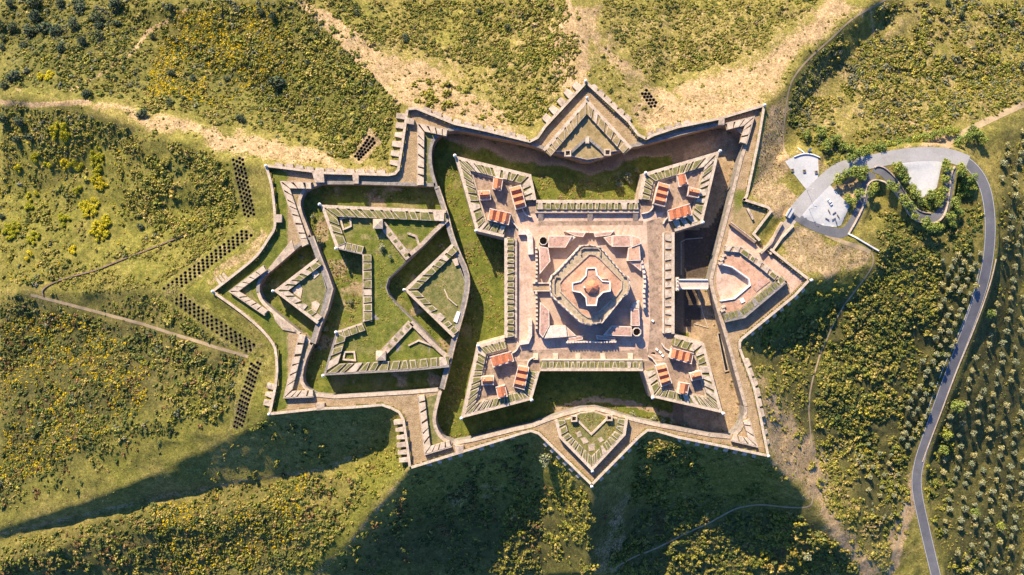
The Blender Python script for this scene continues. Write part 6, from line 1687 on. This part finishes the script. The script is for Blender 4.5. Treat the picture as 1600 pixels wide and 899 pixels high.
# ================================================================ car parks, road walls and small things
def road_wall(label, pts, h=.9, th=.45, mat='white', name='road_wall'):
    w = densify(smooth_line([tuple(og(p)[:2]) for p in pts], 2), 2.0)
    A = np.array(w); z = zt(A[:, 0], A[:, 1])
    t = thing(name, label, 'wall', (float(A[:, 0].mean()), float(A[:, 1].mean()), float(z.min())))
    MB().ribbon(w, th / 2, th / 2, list(z - .8), list(z + h)).build('wall', M[mat], t)
    return t
road_wall('long white wall on the outer side of the looping lower road', R7((595, 675), (640, 600), (690, 500), (698, 430), (712, 365), (740, 338), (775, 330), (815, 340), (850, 365), (905, 430), (945, 490), (980, 555), (1020, 590), (1060, 605), (1110, 610), (1155, 605), (1195, 575), (1220, 520), (1235, 420), (1245, 320), (1258, 268), (1272, 248)), 1.0, .8, 'coping')
road_wall('grey wall on the inner side of the looping lower road', R7((760, 255), (775, 243), (810, 248), (850, 275), (885, 310), (925, 365), (960, 420), (990, 470), (1030, 520), (1070, 540), (1118, 545)), .9, .6, 'stone')
road_wall('straight white wall ending in grass below the access lane', R7((592, 676), (690, 730), (787, 786)), 1.0, .8, 'white')
road_wall('white kerb wall along the left edge of the road at the right', [(1530, 420), (1524, 448), (1510, 492), (1494, 530), (1476, 570), (1462, 606), (1446, 650), (1436, 676)], .25, .35, 'concrete', 'kerb_wall')
road_wall('pale parapet along the right edge of the descending road', [(1556, 405), (1548, 440), (1534, 482), (1516, 528), (1500, 566), (1486, 602), (1470, 645), (1452, 692), (1441, 722)], .6, .45, 'coping')
road_wall('curved pale parapet round the top of the viewpoint plaza', R7((245, 186), (290, 168), (330, 164), (370, 172), (412, 190)), .9, .6, 'white')
road_wall('short slanting white wall above the viewpoint plaza', R7((268, 127), (290, 145), (312, 160)), .9, .5, 'white')
road_wall('old tumbled field wall running up from the lane tip to the left glacis', [(68, 462), (66, 455), (72, 448), (95, 437), (120, 430), (150, 423), (185, 408), (220, 395), (255, 381), (300, 363), (340, 346)], .8, .8, 'brick', 'field_wall')

def car(px, py, d, paint, label):
    a = R7((px, py))[0]; p = og(a); p.z = float(zt(p.x, p.y)) + .13
    t = thing('parked_car', label, 'car', p, math.atan2(-d[1], d[0]))
    def child(nm, mb, mat):
        o = bpy.data.objects.new(nm, mb.mesh(nm, M[mat])); COL.objects.link(o); o.parent = t; return o
    def hull(sec):
        """sec: list of (x, half width, z0, z1)"""
        mb = MB(); vs = []
        for x, w, z0, z1 in sec: vs += [(x, -w, z0), (x, w, z0), (x, w * .93, z1), (x, -w * .93, z1)]
        fs = [(0, 1, 2, 3), tuple(range(len(vs) - 1, len(vs) - 5, -1))]
        for i in range(len(sec) - 1):
            for k in range(4): fs.append((4 * i + k, 4 * i + (k + 1) % 4, 4 * i + 4 + (k + 1) % 4, 4 * i + 4 + k))
        return mb.add(vs, fs)
    child('body', hull([(-2.1, .72, .35, .75), (-2.0, .84, .22, .92), (-.9, .88, .2, .95), (.9, .88, .2, .92), (1.9, .82, .22, .78), (2.1, .68, .35, .6)]), paint)
    child('window', hull([(-1.75, .68, .93, 1.0), (-1.25, .72, .93, 1.38), (.25, .72, .93, 1.4), (1.0, .72, .92, .96)]), 'glass')
    child('roof', hull([(-1.3, .64, 1.37, 1.42), (-.9, .67, 1.38, 1.47), (0, .67, 1.38, 1.47), (.3, .64, 1.38, 1.43)]), paint)
    for sx in (-1.3, 1.35):
        for sy in (-.8, .8):
            child('wheel', MB().tube((sx, sy - .11, .31), (sx, sy + .11, .31), .31, .31, 12), 'tyre')
    for sy in (-.55, .55): child('headlight', MB().box((2.02, sy, .6), .12, .28, .12), 'white')
    return t
car(475, 475, (25, 38), 'car_paint', 'white car parked alone on the upper car park')
car(966, 306, (12, 40), 'car_red', 'dark red car at the shaded edge of the lower car park')

def on_lot(px, py, z=None):
    a = R7((px, py))[0]; p = og(a); p.z = float(zt(p.x, p.y)) + .12; return p
for (x, y, ang), lab in zip([(470, 535, -1.1), (458, 583, -.5), (503, 545, .6), (528, 566, -1.0), (500, 583, .5), (516, 604, -1.2)],
        ['dark bench at the upper left of the paved corner', 'dark bench at the lower left of the paved corner', 'dark bench at the top of the paved corner', 'dark bench at the right side of the paved corner', 'dark bench in the middle of the paved corner', 'dark bench at the lower right tip of the paved corner']):
    p = on_lot(x, y); t = thing('bench', lab, 'bench', p, ang, 'benches on the upper car park')
    for nm, mb in (('seat', MB().box((0, 0, .4), 2.6, .55, .12)), ('leg', MB().box((-.9, 0, 0), .25, .45, .4)), ('leg', MB().box((.9, 0, 0), .25, .45, .4))):
        o = bpy.data.objects.new(nm, mb.mesh(nm, M['metal'])); COL.objects.link(o); o.parent = t
for (x, y), lab in zip([(236, 271), (312, 277), (388, 283)], ['dark square planter at the left of the plaza', 'dark square planter in the middle of the plaza', 'dark square planter at the right of the plaza']):
    p = on_lot(x, y); t = thing('planter', lab, 'planter', p, .1, 'planters on the plaza')
    mb = MB(); mb.ribbon([(-.75, -.75), (.75, -.75), (.75, .75), (-.75, .75)], .12, .12, 0, .7, True)
    o = bpy.data.objects.new('tub', mb.mesh('tub', M['stone_dark'])); COL.objects.link(o); o.parent = t
    o = bpy.data.objects.new('soil', MB().box((0, 0, .05), 1.4, 1.4, .5).mesh('soil', M['pit'])); COL.objects.link(o); o.parent = t
for (x, y), lab in zip([(330, 402), (344, 520)], ['thin lamp post where the plaza meets the road', 'thin lamp post on the left edge of the upper car park']):
    p = on_lot(x, y); t = thing('lamp_post', lab, 'lamp')
    t.location = p
    for nm, mb, mt in (('pole', MB().tube((0, 0, 0), (0, 0, 6.5), .11, .07, 8), 'metal'), ('arm', MB().tube((0, 0, 6.4), (1.0, .3, 6.6), .05, .05, 6), 'metal'), ('lamp_head', MB().box((1.15, .35, 6.52), .7, .3, .14, .3), 'white')):
        o = bpy.data.objects.new(nm, mb.mesh(nm, M[mt])); COL.objects.link(o); o.parent = t
p = on_lot(342, 145); t = thing('information_board', 'blue information board behind the viewpoint plaza', 'board'); t.location = p; t.rotation_euler = (0, 0, .9)
for nm, mb, mt in (('post', MB().tube((-1, 0, 0), (-1, 0, 2), .07, .07), 'metal'), ('post', MB().tube((1, 0, 0), (1, 0, 2), .07, .07), 'metal'), ('panel', MB().box((0, 0, .9), 2.6, .9, 1.1), 'blue')):
    o = bpy.data.objects.new(nm, mb.mesh(nm, M[mt])); COL.objects.link(o); o.parent = t
p = on_lot(213, 545); t = thing('kiosk', 'small gatekeeper kiosk with a blue grey roof by the car park entrance', 'kiosk'); t.location = p; t.rotation_euler = (0, 0, 1.05)
for nm, mb, mt in (('wall', MB().box((0, 0, -.3), 5.4, 2.2, 2.8), 'plaster'), ('roof', MB().box((0, 0, 2.5), 6.0, 2.8, .22), 'concrete'), ('roof_ridge', MB().box((0, .5, 2.72), 5.8, .5, .25), 'blue'), ('door', MB().box((1.2, -1.12, 0), .9, .1, 2.0), 'wood')):
    o = bpy.data.objects.new(nm, mb.mesh(nm, M[mt])); COL.objects.link(o); o.parent = t
# loose blocks on the parade ground
for (x, y), lab in zip([(820, 670), (845, 845), (865, 862), (880, 882)], ['single pale block on the parade ground right of the tower', 'upper pale block in the row by the lower right guard house', 'middle pale block in the row by the lower right guard house', 'lower pale block in the row by the lower right guard house']):
    q = P(*c1((x, y))[0], ZR); o = MB().box((q.x, q.y, ZR), 1.5, 1.2, .9, -.7).build('stone_block', M['white'])
    tag(o, lab, 'block', 'stone blocks on the parade ground', 'thing')
